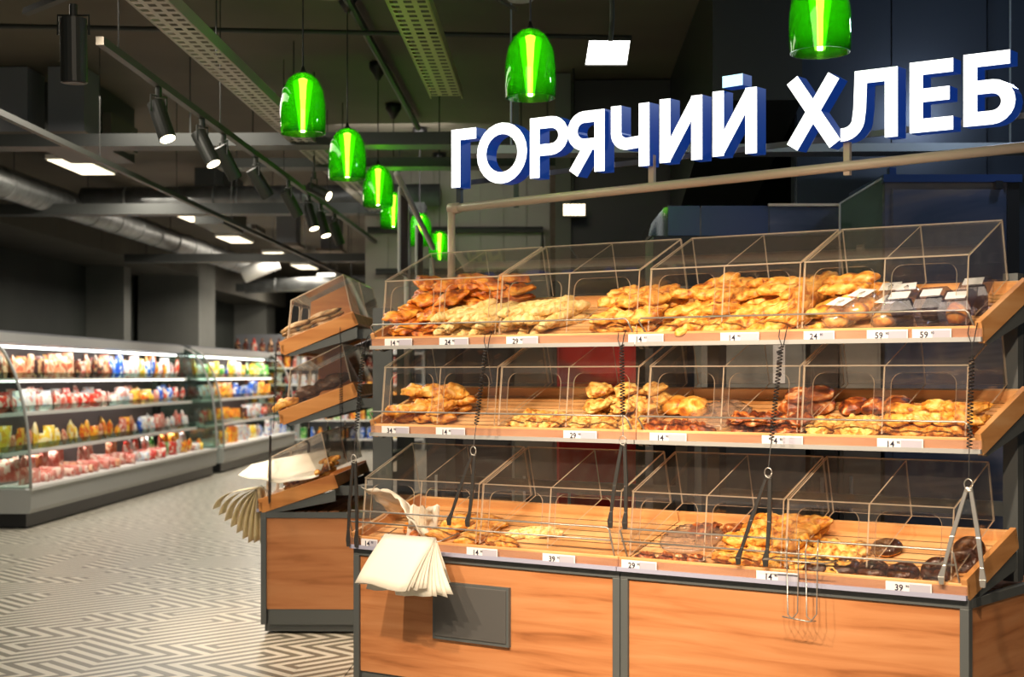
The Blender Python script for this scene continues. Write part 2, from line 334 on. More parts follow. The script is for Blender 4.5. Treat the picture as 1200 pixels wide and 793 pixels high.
# ================================================================= BREAD STANDS
TIERS = [(0.0, .755, math.radians(18.5)), (.13, 1.30, math.radians(21)), (.135, 1.73, math.radians(22.5))]
TN = ['bottom', 'middle', 'top']
DEP = .50
m_base = mat('gap_shade_base', (.06, .026, .010), .6)  # tray base kept dark, shade of the slat gaps put into its colour
def tray_parts(fr, root, s0, s1, ti, mw, side0=True, side1=True):
    t0, z0, an = TIERS[ti]; g = tilt(fr, t0, z0+.02, an)
    tr = MB(g).box(s0+.01, s1-.01, .02, DEP-.01, -.006, .0035).build('tray', [m_base], root)
    n = 8 if ti == 0 else 11; w = (DEP-.03)/n
    sme = None
    for k in range(n):
        MB(g).box(s0+(.018 if side0 else .001), s1-(.018 if side1 else .001), .02+k*w+.005, .02+(k+1)*w-.006, .005, .008).build('slat', [mw], tr)
    MB(fr).box(s0, s1, t0-.012, t0+.012, z0+.004, z0+.062).build('front_board', [mw], tr, bevel=.003)
    for k, a in enumerate((s0, s1-.024)):
        if (k == 0 and side0) or (k == 1 and side1):
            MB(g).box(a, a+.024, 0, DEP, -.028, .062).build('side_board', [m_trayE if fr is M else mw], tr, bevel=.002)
    MB(g).box(s0, s1, DEP-.02, DEP, -.02, .05).build('back_board', [mw], tr)
    # steel carrier under the tray and price rail
    for a in (s0+.004, s1-.022):
        MB(fr).prism([(t0+.03, z0+.004), (t0+DEP*.93, z0+DEP*math.sin(an)-.02), (t0+DEP*.93, z0+DEP*math.sin(an)-.09), (t0+.05, z0-.012)], a, a+.018, axis=0).build('bracket', [m_rack], root)
    rl = MB(fr).box(s0, s1, t0-.022, t0-.0125, z0+.008, z0+.052).build('price_rail', [m_rail], root)
    MB(fr).box(s0, s1, t0-.026, t0-.010, z0, z0+.018).build('lip', [m_railb if ti == 0 else m_rackl], rl)
    return tr
def stand(name, label, fr, s0, s1, base_t, mw, mp, side0, side1, end0=True, end1=True, skew1=0):
    root = thing(name, label, 'display stand', fr(s0, 0, 0), 'bread stands of grey steel and beech board' if False else None)
    bd = .95
    fz = .755
    # base cabinet: frame rails, posts, board panels, plinth
    MB(fr).box(s0, s1, .0, .035, fz-.035, fz).build('frame_rail', [m_rack], root, bevel=.002)
    for a in (s0, s1-.035): MB(fr).box(a, a+.035, 0, .035, .06, fz-.035).build('post', [m_rack], root, bevel=.002)
    for a in (s0, s1-.035): MB(fr).box(a, a+.035, bd-.035, bd, .06, fz).build('post', [m_rack], root)
    MB(fr).box(s0+.037, s1-.037, .010, .028, .155, fz-.038).build('front_panel', [mw], root)
    MB(fr).box(s0+.03, s1-.03, .02, bd-.03, .015, .153).build('plinth', [m_rack], root)
    for a, ok in ((s0, end0), (s1, end1)):
        if not ok: continue
        d = .035 if a == s0 else -.035; x0, x1 = min(a, a+d), max(a, a+d)
        MB(fr).box(x0, x1, .035, bd-.035, fz-.035, fz).build('end_rail', [m_rack], root)
        xa, xb = (a+.006, a+.022) if a == s0 else (a-.022, a-.006)
        MB(fr).box(xa, xb, .037, bd-.037, .155, fz-.037).build('end_panel', [m_woodE if fr is M else mw], root)
        MB(fr).box(min(a+d*.2, a+d*.9), max(a+d*.2, a+d*.9), .05, bd-.04, .06, .153).build('end_kick', [m_rack], root)
    MB(fr).box(s0+.036, s1-.036, .04, bd-.036, fz-.03, fz-.012).build('cabinet_top', [mw], root)
    for k in range(6):
        MB(fr).box(s0+.04, s1-.04, .07+k*.07, .125+k*.07, fz-.011, fz+.002).build('top_slat', [mw], root)
    for k, a in enumerate((s0+.05, s1-.11)):
        MB(fr).box(a, a+.06, .69 if fr is L else .60, .81 if fr is L else .66, fz, 2.02).build('upright', [m_rack], root)
    MB(fr).box(s0+.11, s1-.11, .61+.1*(fr is L), .64+.1*(fr is L), 1.93, 1.99).build('cross_bar', [m_rack], root)
    MB(fr).box(s0+.11, s1-.11, .61+.1*(fr is L), .64+.1*(fr is L), 1.02, 1.08).build('cross_bar', [m_rack], root)
    for ti in range(3):
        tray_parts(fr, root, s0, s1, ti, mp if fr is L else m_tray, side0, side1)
        t0, z0, an = TIERS[ti]
        for a in (s0+.07, s1-.10): MB(fr).box(a, a+.02, t0+DEP*.9, .70 if fr is L else .61, z0+.10, z0+.16).build('arm', [m_rack], root)
    return root
standA = stand('bread_stand', 'left half of the long stand, beech front with grey hatch under three trays', M, 0, 1.4985, 0, m_wood, m_tray, True, False, True, False)
standB = stand('bread_stand', 'right half of the long stand, plain beech front under three trays', M, 1.5035, 3.006, 0, m_wood, m_tray, False, True, False, True)
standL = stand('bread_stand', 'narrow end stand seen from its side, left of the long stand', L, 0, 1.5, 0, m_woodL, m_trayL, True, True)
ht = MB(M).box(.492, .924, -.006, .012, .36, .632).build('hatch', [m_rack], standA)
MB(M).box(.505, .911, -.011, -.005, .375, .62).build('hatch_door', [m_hatch], ht, bevel=.003)

# ---------------------------------------------------------------- acrylic covers
PROF = [(.022, .0), (.048, .275), (.375, .435), (.43, .20)]
def rrect(x0, x1, y0, y1, r, n=5):
    pts = []
    for cx, cy, a0 in ((x1-r, y1-r, 0), (x0+r, y1-r, 90), (x0+r, y0+r, 180), (x1-r, y0+r, 270)):
        for k in range(n+1):
            a = math.radians(a0+90*k/n); pts.append((cx+r*math.cos(a), cy+r*math.sin(a)))
    return pts
def holed_panel(name, pmap, outer, holes, th, parent):
    """flat sheet in 2D with rounded openings, mapped into the stand, thickness th"""
    bm = bmesh.new(); loops = [outer]+holes; es = []; allv = []
    for lp in loops:
        vs = [bm.verts.new((p[0], p[1], 0)) for p in lp]; allv.append(vs)
        es += [bm.edges.new((vs[i], vs[(i+1) % len(vs)])) for i in range(len(vs))]
    bmesh.ops.triangle_fill(bm, use_beauty=True, use_dissolve=False, edges=es)
    bm.verts.index_update(); V = [v.co.copy() for v in bm.verts]; F = [[v.index for v in f.verts] for f in bm.faces]
    idx = [[v.index for v in vs] for vs in allv]; bm.free()
    mb = MB(pmap); n = len(V)
    mb.add([(p.x, p.y, 0) for p in V]+[(p.x, p.y, th) for p in V], F+[[i+n for i in f] for f in F], 0)
    for lp in idx:
        for i in range(len(lp)): a, b = lp[i], lp[(i+1) % len(lp)]; mb.f.append([a, b, b+n, a+n]); mb.m.append(1)
    return mb.build(name, [m_acr, m_edge], parent)
def cover(fr, s0, s1, ti, label, side=True, mid=True):
    t0, z0, an = TIERS[ti]; z0 += .063
    root = thing('acrylic_cover', label, 'cover', fr(s0, t0, z0))
    th = .006; P = [(t0+a, z0+b) for a, b in PROF]
    (ta, za), (tb, zb) = P[0], P[1]; ln = math.hypot(tb-ta, zb-za); ux, uz = (tb-ta)/ln, (zb-za)/ln
    def fm(x, y, d): return fr(x, ta+ux*y+uz*d, za+uz*y-ux*d)
    c = (s0+s1)/2
    hs = [rrect(a, b, .045, .25, .045) for a, b in ((s0+.045, c-.035), (c+.035, s1-.045))]
    holed_panel('front_panel', fm, [(s0, 0), (s1, 0), (s1, ln), (s0, ln)], hs, th, root)
    MB(fr).slab([(s0, tb, zb), (s1, tb, zb), (s1, P[2][0], P[2][1]), (s0, P[2][0], P[2][1])], th).build('sloped_top', [m_acr, m_edge], root)
    MB(fr).slab([(s0, P[2][0], P[2][1]), (s1, P[2][0], P[2][1]), (s1, P[3][0], P[3][1]), (s0, P[3][0], P[3][1])], th).build('back_panel', [m_acr, m_edge], root)
    for k, a in enumerate((s0, s1-th, c)):
        MB(fr).prism([(ta+.006, za+.004), (tb+.006, zb-.002), (P[2][0], P[2][1]-.002), (P[3][0]-.002, P[3][1])], a, a+th, axis=0, mi=0, mside=1).build('divider' if k == 2 else 'side_panel', [m_acr, m_edge], root)
    return root
CS = [(.03, .715), (.735, 1.475), (1.53, 2.235), (2.25, 2.93)]
for ti in range(3):
    for k, (a, b) in enumerate(CS):
        cover(M, a, b, ti, f'clear folded acrylic cover on the {TN[ti]} tray of the long stand, {["leftmost", "second from left", "third from left", "rightmost"][k]}')
for ti in range(3):
    for k, (a, b) in enumerate(((.02, .74), (.76, 1.48))):
        cover(L, a, b, ti, f'clear acrylic cover on the {TN[ti]} tray of the end stand, {["near", "far"][k]} one')
# added wood-coloured boards in the end stand's covers, imitating a brown reflection
for ti in range(1, 3):
    t0, z0, an = TIERS[ti]
    MB(L).prism([(t0+.10, z0+.10), (t0+.11, z0+.345), (t0+.375, z0+.472), (t0+.425, z0+.27), (t0+.30, z0+.18)], .72 if ti == 1 else .40, (.72 if ti == 1 else .40)+.012, axis=0).build('reflection_board', [m_trayL], standL)

# ---------------------------------------------------------------- wire guards
def guard(fr, s0, s1, ti, label):
    t0, z0, an = TIERS[ti]; root = thing('wire_guard', label, 'wire rail', fr(s0, t0-.03, z0+.05))
    zs = (.13, .185) if ti == 0 else (.122,); zt = z0+zs[-1]; t = t0-.018
    MB(fr).tube([(s0+.03, t+.012, z0+.055), (s0, t, zt-.01), (s0+.012, t, zt), (s1-.012, t, zt), (s1, t, zt-.01), (s1+.02, t+.012, z0+.055)], .0042).build('rail_wire', [m_wire], root, smooth=True)
    if ti == 0: MB(fr).tube([(s0+.006, t, z0+.13), (s1+.004, t, z0+.13)], .0042).build('lower_wire', [m_wire], root, smooth=True)
    MB(fr).tube([(s0+.03, t+.012, z0+.055), (s1+.02, t+.012, z0+.055)], .0025).build('foot_wire', [m_wire], root, smooth=True)
for ti in range(3):
    guard(M, -.02 if ti == 0 else .0, 1.46, ti, f'bent steel wire guard along the {TN[ti]} tray front, left half of long stand')
    guard(M, 1.515, 2.955, ti, f'bent steel wire guard along the {TN[ti]} tray front, right half of long stand')

# ---------------------------------------------------------------- price tags
PR = {2: [(467, 32, '14'), (532, 34, '24'), (612, 37, '29'), (757, 41, '14'), (867, 45, '14'), (960, 36, '24'), (1040, 48, '59'), (1092, 46, '59')],
      1: [(463.5, 32, '34'), (528, 34, '14'), (680, 39, '29'), (783, 43, '14'), (917, 48, '14'), (1055, 54, '14')],
      0: [(433, 19, '14'), (565, 36, '14'), (655, 38, '39'), (749, 41, '29'), (911, 49, '14'), (1065, 54, '39')]}
TXT = {}
def text(body, name, size, loc, parent, m, yaw=M.yaw):
    if (body, size) not in TXT:
        c = bpy.data.curves.new(name, 'FONT'); c.body = body; c.size = size; c.offset = size*.02; c.materials.append(m); c.resolution_u = 2
        t_ = bpy.data.objects.new('t', c); COL.objects.link(t_); TXT[(body, size)] = bpy.data.meshes.new_from_object(t_.evaluated_get(bpy.context.evaluated_depsgraph_get())); bpy.data.objects.remove(t_)
        if not TXT[(body, size)].materials: TXT[(body, size)].materials.append(m)
    o = link(name, TXT[(body, size)], parent); o.location = loc - wloc(parent); o.rotation_euler = (math.pi/2, 0, yaw); return o
for ti in PR:
    t0, z0, an = TIERS[ti]; t = t0-.0235
    for k, (u, w, txt) in enumerate(PR[ti]):
        a, b = s_at(u-w/2, t), s_at(u+w/2, t); lean = .004
        root = thing('price_tag', f'white price tag reading {txt}, {ORD[k]} from left on the {TN[ti]} price rail', 'price tag', M((a+b)/2, t, z0+.008))
        cd = MB(M).box(a, b, t-.0015, t, z0+.007, z0+.052).build('card', [m_card], root)
        h = a+(b-a)*.52
        MB(M).box(h, b-.004, t-.0022, t-.0014, z0+.012, z0+.046).build('fine_print', [m_print], root)
        MB(M).box(a+(b-a)*.24, h-.008, t-.0022, t-.0014, z0+.011, z0+.0145).build('underline', [m_ink], root)
        text(txt, 'price_number', .034, M(a+(b-a)*.20, t-.003, z0+.0185), root, m_ink)
        text('90', 'price_kopecks', .014, M(a+(b-a)*.20+.043, t-.003, z0+.032), root, m_ink)

# ---------------------------------------------------------------- breads
def crust(name, stops, bump=.6, rough=.45, sc=18, coat=0):
    m = noisy(name, stops, (sc, sc, sc), rough=rough, detail=5, bump=bump, rnd=1, coat=coat, dist=.8); return m
mb_orange = crust('cheese_crust', [(.32, (.16, .022, .002)), (.43, (.52, .12, .008)), (.54, (.78, .26, .02)), (.70, (.92, .48, .08))], coat=.35)
mb_pale = crust('pale_crust', [(.28, (.50, .24, .05)), (.42, (.80, .52, .17)), (.60, (.90, .70, .34))], sc=30, bump=.8)
mb_gold = crust('golden_crust', [(.32, (.26, .06, .006)), (.44, (.62, .23, .025)), (.56, (.80, .40, .07)), (.72, (.90, .60, .20))], coat=.25, sc=22)
mb_puff = crust('puff_crust', [(.34, (.32, .09, .012)), (.46, (.66, .32, .06)), (.62, (.80, .55, .18))], coat=.15, sc=26)
mb_brown = crust('brown_sticky_crust', [(.36, (.06, .010, .002)), (.50, (.28, .055, .008)), (.60, (.55, .17, .03)), (.72, (.85, .62, .36))], coat=.5)
mb_choc = crust('chocolate_icing', [(.3, (.018, .006, .003)), (.7, (.085, .028, .014))], rough=.3, coat=.5, sc=40)
mb_dark = crust('dark_rye_crust', [(.3, (.03, .014, .007)), (.6, (.10, .042, .018)), (.75, (.26, .13, .06))])
mb_grill = crust('grilled_crust', [(.38, (.04, .022, .010)), (.5, (.34, .20, .08)), (.7, (.55, .36, .17))], sc=12)
def blob(name, m, shape, sub=3, seed=0, mats=None):
    bm = bmesh.new(); bmesh.ops.create_icosphere(bm, subdivisions=sub, radius=1)
    for v in bm.verts: v.co = Vector(shape(v.co.x, v.co.y, v.co.z, seed))
    me = bpy.data.meshes.new(name); bm.to_mesh(me); bm.free(); me.materials.append(m)
    me.polygons.foreach_set('use_smooth', [True]*len(me.polygons)); return me
def nz(x, y, z, f, seed): return noise.noise(Vector((x*f+seed*7.3, y*f+seed*3.1, z*f-seed*5.7)))
def sh_puff(l, w, h, amp=.22, rid=0):
    def f(x, y, z, sd):
        k = 1+amp*nz(x, y, z, 1.6, sd)+.10*nz(x, y, z, 5, sd)+.06*nz(x, y, z, 11, sd)
        r = 1 - rid*max(0, math.sin(x*9+y*3+sd))**2*(1 if z > 0 else 0)
        zz = z*h*k*r; zz = max(zz, -h*.55)
        return (x*l*k, y*w*k*(1-.25*x*x), zz + .12*h*math.cos(x*4+sd))
    return f
def sh_stick(l, r):
    def f(x, y, z, sd):
        c = (1-abs(x)**5)**.5 if abs(x) < 1 else 0
        rr = (y*y+z*z)**.5 or 1e-6; k = min(1, 1.5*(1-x*x)**.5)
        gr = 1 + .05*nz(x*5, y, z, 2, sd) + .07*math.sin(x*26+math.atan2(z, y)*1)+.10*nz(x*3, y, z, 1.5, sd)
        return (x*l, y/rr*r*k*gr + .01*math.sin(x*3+sd), max(z/rr*r*k*gr, -r*.7))
    return f
def sh_twist(l, r):
    def f(x, y, z, sd):
        rr = (y*y+z*z)**.5 or 1e-6; a = math.atan2(z, y); k = min(1, 1.35*(1-x*x)**.5)
        g = .70+.34*abs(math.cos(a+x*5.5+sd))+.08*nz(x, y, z, 4, sd)
        return (x*l, math.cos(a)*r*k*g*1.25, max(math.sin(a)*r*k*g, -r*.6))
    return f
def sh_bun(r, h, spiral=0):
    def f(x, y, z, sd):
        a = math.atan2(y, x); q = (x*x+y*y)**.5; k = 1+.07*nz(x, y, z, 2.5, sd)
        d = .16*spiral*max(0, math.sin(q*15-a))*(1 if z > 0 else 0)
        return (x*r*k, y*r*k, max(z*h*k*(1-d), -h*.5))
    return f
def kindset(name, m, mk, n=3): return [blob(name, m, mk, 4, seed=i+1) for i in range(n)]
K_cheese = kindset('cheese_pastry', mb_orange, sh_puff(.088, .06, .027, .35, .25), 4)
K_stick = kindset('bread_stick', mb_pale, sh_stick(.15, .026), 3)
K_roll = kindset('bread_roll', mb_gold, sh_puff(.075, .040, .032, .15, .2), 3)
K_twist = kindset('twisted_pastry', mb_gold, sh_twist(.125, .027), 4)
K_pie = kindset('oval_pie', mb_gold, sh_puff(.085, .045, .032, .25, .15), 3)
K_puff = kindset('puff_pastry', mb_puff, sh_puff(.062, .055, .028, .35, .3), 4)
K_bun = kindset('round_bun', mb_gold, sh_bun(.052, .036), 2)
K_swirl = kindset('sticky_swirl', mb_brown, sh_bun(.056, .030, 1), 3)
K_danish = kindset('danish_pastry', mb_brown, sh_puff(.068, .055, .026, .4, .4), 3)
K_flat = kindset('grilled_flatbread', mb_grill, sh_puff(.12, .07, .024, .1, 0), 2)
K_loaf = kindset('dark_loaf', mb_dark, sh_puff(.10, .055, .05, .12, .1), 2)
K_bag = kindset('baguette', mb_gold, sh_stick(.17, .030), 2)
DESC = {'cheese_pastry': 'orange cheese pastry', 'bread_stick': 'pale bread stick', 'bread_roll': 'golden roll', 'twisted_pastry': 'twisted golden pastry', 'oval_pie': 'oval golden pie',
        'puff_pastry': 'pale flaky pastry', 'round_bun': 'shiny round bun', 'sticky_swirl': 'brown sticky swirl', 'danish_pastry': 'glazed brown pastry', 'grilled_flatbread': 'grill-striped flatbread',
        'dark_loaf': 'dark loaf', 'baguette': 'golden baguette', 'choc_donut': 'chocolate ring doughnut'}
CATB = {'bread_stick': 'bread', 'bread_roll': 'bread roll', 'grilled_flatbread': 'bread', 'dark_loaf': 'bread', 'baguette': 'bread'}
def place(fr, ti, name, me, s, a, b, yaw, tx=0, ty=0, scale=1.0, label='', group=None):
    t0, z0, an = TIERS[ti]; g = tilt(fr, t0, z0+.02, an)
    o = link(name, me); base = fr.yaw if fr is M else -math.pi/2
    rot = Matrix.Rotation(base, 4, 'Z') @ Matrix.Rotation(an, 4, 'X') @ Matrix.Rotation(yaw, 4, 'Z') @ Matrix.Rotation(tx, 4, 'X') @ Matrix.Rotation(ty, 4, 'Y')
    o.matrix_world = Matrix.Translation(g(s, a, b)) @ rot @ Matrix.Scale(scale, 4)
    tag(o, label, CATB.get(name, 'pastry'), group); return o
def pile(fr, ti, kset, s0, s1, a0, a1, rows, cols, layers, h, yaw=0, jit=.25, base=.022, bin_='', scale=1.0, tilt_=.12, backlift=0, keep=1.0, lcut=None):
    name = kset[0].name.split('.')[0]; rw = (a1-a0)/max(rows, 1); cw = (s1-s0)/max(cols, 1)
    for k in range(layers):
        for r in range(rows):
            if lcut and r < lcut[k]: continue
            n = 0
            for c in range(cols):
                if random.random() > keep: continue
                s = s0+(c+.5+random.uniform(-jit, jit)*.8)*cw + (k % 2)*cw*.25; a = max(a0+(r+.5+random.uniform(-jit, jit)*.7)*rw, .075 if name != 'twisted_pastry' else .10)
                n += 1
                rowp = ['front', 'second', 'third', 'fourth', 'fifth'][r] + ' row'
                layp = ['', ' of layer two', ' of layer three', ' of layer four', ' of layer five'][k]
                place(fr, ti, name, random.choice(kset), min(max(s, s0+.02), s1-.01), a, base*scale+k*h+backlift*r+random.uniform(0, .006), yaw+random.uniform(-.35, .35), random.uniform(-tilt_, tilt_), random.uniform(-tilt_, tilt_),
                      scale*random.uniform(.92, 1.08), f'{DESC[name]}, {bin_}, {ORD[n-1]} in {rowp}{layp}', f'{DESC[name]}s {bin_}')
Q = math.pi/2
# top tray, long stand
pile(M, 2, K_cheese, .05, .36, .05, .42, 3, 2, 5, .042, yaw=.4, bin_='top tray bin one', lcut=[0, 0, 0, 1, 2], tilt_=.3)
pile(M, 2, K_cheese, .36, .70, .26, .44, 1, 3, 5, .042, yaw=.3, bin_='top tray bin one at back', tilt_=.3)
pile(M, 2, K_stick, .37, .70, .10, .22, 1, 6, 3, .032, yaw=.95, base=.028, bin_='top tray bin two', tilt_=.15, jit=.1)
pile(M, 2, K_stick, .76, 1.02, .12, .26, 1, 4, 3, .034, yaw=.9, base=.028, bin_='top tray bin three', tilt_=.15, jit=.1)
pile(M, 2, K_roll, 1.22, 1.53, .05, .34, 3, 3, 3, .048, yaw=.3, base=.03, bin_='top tray bin four', lcut=[0, 0, 1])
pile(M, 2, K_twist, 1.60, 2.22, .04, .44, 4, 6, 3, .040, yaw=.75, base=.03, bin_='top tray bin five', lcut=[0, 1, 2], tilt_=.25)
pile(M, 2, K_twist, 2.28, 2.40, .06, .42, 3, 1, 3, .045, yaw=.6, base=.03, bin_='top tray bin seven left', lcut=[0, 0, 1])
# middle tray
pile(M, 1, K_pie, .05, .40, .05, .30, 2, 3, 3, .045, yaw=.2, base=.03, bin_='middle tray bin one', lcut=[0, 0, 1], tilt_=.25)
pile(M, 1, K_puff, .78, 1.05, .04, .20, 2, 3, 1, .05, base=.028, bin_='middle tray bin three')
pile(M, 1, K_puff, 1.10, 1.47, .04, .34, 3, 3, 3, .045, base=.028, bin_='middle tray bin four', lcut=[0, 1, 2])
pile(M, 1, K_bun, 1.50, 1.66, .22, .36, 1, 2, 1, .05, base=.03, bin_='middle tray bin five', scale=1.25)
pile(M, 1, K_danish, 1.53, 1.82, .03, .10, 1, 4, 1, .05, base=.026, bin_='middle tray bin five front')
pile(M, 1, K_danish, 1.90, 2.22, .04, .16, 1, 4, 2, .042, base=.026, bin_='middle tray bin six')
pile(M, 1, K_swirl, 2.04, 2.24, .26, .40, 1, 2, 2, .05, base=.03, bin_='middle tray bin six', scale=1.15)
pile(M, 1, K_puff, 2.28, 2.56, .04, .20, 2, 3, 1, .045, base=.028, bin_='middle tray bin seven')
pile(M, 1, K_swirl, 2.30, 2.58, .26, .42, 1, 3, 1, .045, base=.03, bin_='middle tray bin seven', scale=1.2)
pile(M, 1, K_pie, 2.58, 2.93, .04, .26, 2, 4, 2, .050, base=.03, bin_='middle tray bin eight', scale=.85)
# bottom tray
pile(M, 0, K_cheese, .26, .34, .10, .16, 1, 1, 1, .05, bin_='bottom tray bin one', base=.03)
pile(M, 0, K_pie, .40, .70, .05, .34, 3, 2, 1, .05, yaw=.3, bin_='bottom tray bin two', base=.03)
pile(M, 0, K_stick, .82, 1.0, .16, .30, 1, 3, 1, .05, yaw=.5, bin_='bottom tray bin three', base=.03, scale=.7)
pile(M, 0, K_pie, .72, .90, .04, .14, 1, 2, 1, .05, yaw=-.2, bin_='bottom tray bin three front', base=.03, scale=.85)
pile(M, 0, K_danish, 1.56, 1.86, .02, .09, 1, 4, 1, .05, bin_='bottom tray bin five front', base=.024, scale=.7)
pile(M, 0, K_danish, 1.66, 1.9, .32, .42, 1, 2, 1, .05, bin_='bottom tray bin five', base=.03)
pile(M, 0, K_roll, 1.92, 2.24, .05, .42, 4, 3, 2, .048, yaw=.6, bin_='bottom tray bin six', base=.032, scale=1.1, lcut=[0, 1])
pile(M, 0, K_puff, 2.28, 2.50, .05, .30, 3, 3, 1, .05, bin_='bottom tray bin seven', base=.03)
# chocolate doughnuts (ring + icing cap)
def torus(mb, Rr, r, hz, a0, a1, n=28, k=10):
    o = len(mb.v)
    for i in range(n):
        A = 2*math.pi*i/n
        for j in range(k+1):
            B = a0+(a1-a0)*j/k
            mb.v.append(Vector(((Rr+r*math.cos(B))*math.cos(A), (Rr+r*math.cos(B))*math.sin(A), hz*math.sin(B)+.001*math.sin(A*7))))
    for i in range(n):
        for j in range(k): a = o+i*(k+1)+j; b = o+((i+1) % n)*(k+1)+j; mb.f.append([a, a+1, b+1, b]); mb.m.append(0)
    return mb
me_ring = torus(MB(), .034, .021, .019, 0, 2*math.pi).mesh('dough', [mb_gold], smooth=True)
me_ice = torus(MB(), .034, .0225, .021, -.25, math.pi+.25).mesh('icing', [mb_choc], smooth=True)
for i, (s, a, w) in enumerate([(2.60, .085, 'at the front beside the wire holder'), (2.37, .08, 'in the front row before flaky pastries'), (2.48, .09, 'second in the front row'), (2.72, .085, 'front row beside the steel tongs'), (2.56, .30, 'alone at the back under the cover'),
        (2.84, .12, 'behind the right tongs, lowest'), (2.90, .22, 'by the right side board, middle'), (2.88, .33, 'by the right side board, rearmost')]):
    g = tilt(M, 0, .775, TIERS[0][2]); root = thing('chocolate_doughnut', f'chocolate iced ring doughnut on bottom tray, {w}', 'doughnut', g(s, a, .03), 'chocolate doughnuts on the bottom tray')
    root.rotation_euler = (Matrix.Rotation(M.yaw, 3, 'Z') @ Matrix.Rotation(TIERS[0][2]+(.5 if i > 4 else 0), 3, 'X')).to_euler(); root.scale = (1.15,)*3
    link('dough', me_ring, root); link('icing', me_ice, root)
# bagged pastries and dark boxes, top tray bins seven and eight
me_bagskin = blob('bag', m_bag, lambda x, y, z, sd: (x*.062*(1+.12*nz(x, y, z, 3, sd)), y*.085*(1+.15*nz(x, y, z, 4, sd)), max(z*.052*(1+.25*nz(x, y, z, 3, sd)), -.03)), 3, 4)
for i, (s, a, b) in enumerate([(2.40, .10, .06), (2.46, .17, .07), (2.54, .27, .06), (2.62, .24, .065), (2.60, .11, .06)]):
    t0, z0, an = TIERS[2]; g = tilt(M, t0, z0+.02, an)
    rt = thing('bagged_bun', f'golden bun in a clear bag with white label, {ORD[i]} from left on the top tray', 'bagged pastry', g(s, a, b))
    rt.rotation_euler = (Matrix.Rotation(M.yaw, 3, 'Z') @ Matrix.Rotation(an, 3, 'X') @ Matrix.Rotation(random.uniform(-.3, .3), 3, 'Z')).to_euler()
    rt.scale = (1.15,)*3
    link('bag', me_bagskin, rt)
    for y in (-.03, .035):
        q = link('bun', K_bun[0], rt); q.location = (0, y, -.005); q.scale = (.85, .8, .85)
    lb = link('paper_label', MB().box(-.035, .035, -.03, .05, .0, .001).mesh('paper_label', [m_card]), rt); lb.location = (0, .0, .052)
m_tub = clear('tub_plastic', (.75, .75, .82), .08, 1.5, base=(.3, .3, .5), basefac=.1); m_tub2 = mat('dark_muffin', (.025, .012, .012), .5)
for i, (s, a, m_) in enumerate([(2.64, .13, m_tub2), (2.76, .15, m_tub2), (2.875, .11, mb_orange), (2.88, .27, m_tub2)]):
    t0, z0, an = TIERS[2]; g = tilt(M, t0, z0+.02, an)
    rt = thing('pastry_tub', ['dark pastry tub with white label beside the bagged buns', 'dark pastry tub with white label, middle one on top tray', 'tub of orange pastries at the right end of top tray', 'dark tub behind the orange pastry tub on top tray'][i], 'food tub', g(s, a, .012))
    rt.rotation_euler = (Matrix.Rotation(M.yaw, 3, 'Z') @ Matrix.Rotation(an, 3, 'X') @ Matrix.Rotation(.12, 3, 'Z')).to_euler()
    rt.scale = (1.2, 1.15, 1.2)
    tb = MB(); tb.add([(-.045, -.065, 0), (.045, -.065, 0), (.045, .065, 0), (-.045, .065, 0), (-.055, -.08, .075), (.055, -.08, .075), (.055, .08, .075), (-.055, .08, .075), (-.042, -.06, .10), (.042, -.06, .10), (.042, .06, .10), (-.042, .06, .10)],
           [(0, 1, 2, 3), (0, 1, 5, 4), (1, 2, 6, 5), (2, 3, 7, 6), (3, 0, 4, 7), (4, 5, 9, 8), (5, 6, 10, 9), (6, 7, 11, 10), (7, 4, 8, 11), (8, 9, 10, 11)])
    tb.build('tub', [m_tub], None).parent = rt
    for y in (-.035, .035):
        q = link('muffin', blob('muffin', m_, sh_bun(.036, .045, 1), 2, i), rt); q.location = (0, y, .045)
    link('paper_label', MB().box(-.032, .032, -.035, .03, .101, .103).mesh('paper_label', [m_card]), rt)
# cellophane-wrapped things, middle bin five + bottom bin five
sh = blob('wrapping', m_bag, lambda x, y, z, sd: (x*.14*(1+.15*nz(x, y, z, 3, sd)), y*.15, max(.03*z*(1+.9*nz(x*2, y*2, z, 3, sd)), -.012)), 4, 2)
for fr, ti, s, a, w in ((M, 1, 1.78, .22, 'middle tray beside the round buns'), (M, 0, 1.70, .26, 'bottom tray left of the golden rolls')):
    o = place(fr, ti, 'plastic_film', sh, s, a, .03, .2, label=f'crumpled clear plastic film on the {w}'); tag(o, cat='plastic film')
# end stand breads
for c, (y0, w) in enumerate(((.03, 'near the front corner'), (.22, 'further up the slope'))):
    for k in range(3): place(L, 2, 'grilled_flatbread', K_flat[k % 2], .18, .10+y0*.9, .075+k*.026, Q+.05, 0, .04, label=f'grill-striped flatbread, {["lowest", "middle", "topmost"][k]} of the stack {w} on end stand', group='grilled flatbreads on the end stand')
for k, (s, a, b, y) in enumerate([(.13, .08, .075, .3), (.15, .19, .11, .2), (.15, .30, .11, -.2), (.3, .14, .10, .3), (.32, .28, .12, 0), (.16, .38, .12, .1)]):
    place(L, 1, 'dark_loaf', K_loaf[k % 2], s, a, b, y+Q, label=f'dark rye loaf on the middle tray of the end stand, {ORD[k]} of six from front', group='rye loaves on the end stand', scale=.95)
place(L, 1, 'bread_roll', K_roll[0], .06, .05, .09, Q, scale=1.2, label='golden roll at the low front of the end stand middle tray')
for k, (s, a, b) in enumerate([(.08, .30, .07), (.14, .32, .075), (.10, .33, .12), (.20, .36, .09), (.2, .28, .10)]):
    place(L, 0, 'baguette', K_bag[k % 2], s, a, b, Q+.12, label=f'baguette on the bottom tray of the end stand, {ORD[k]} from the front', group='baguettes on the end stand', scale=.8)
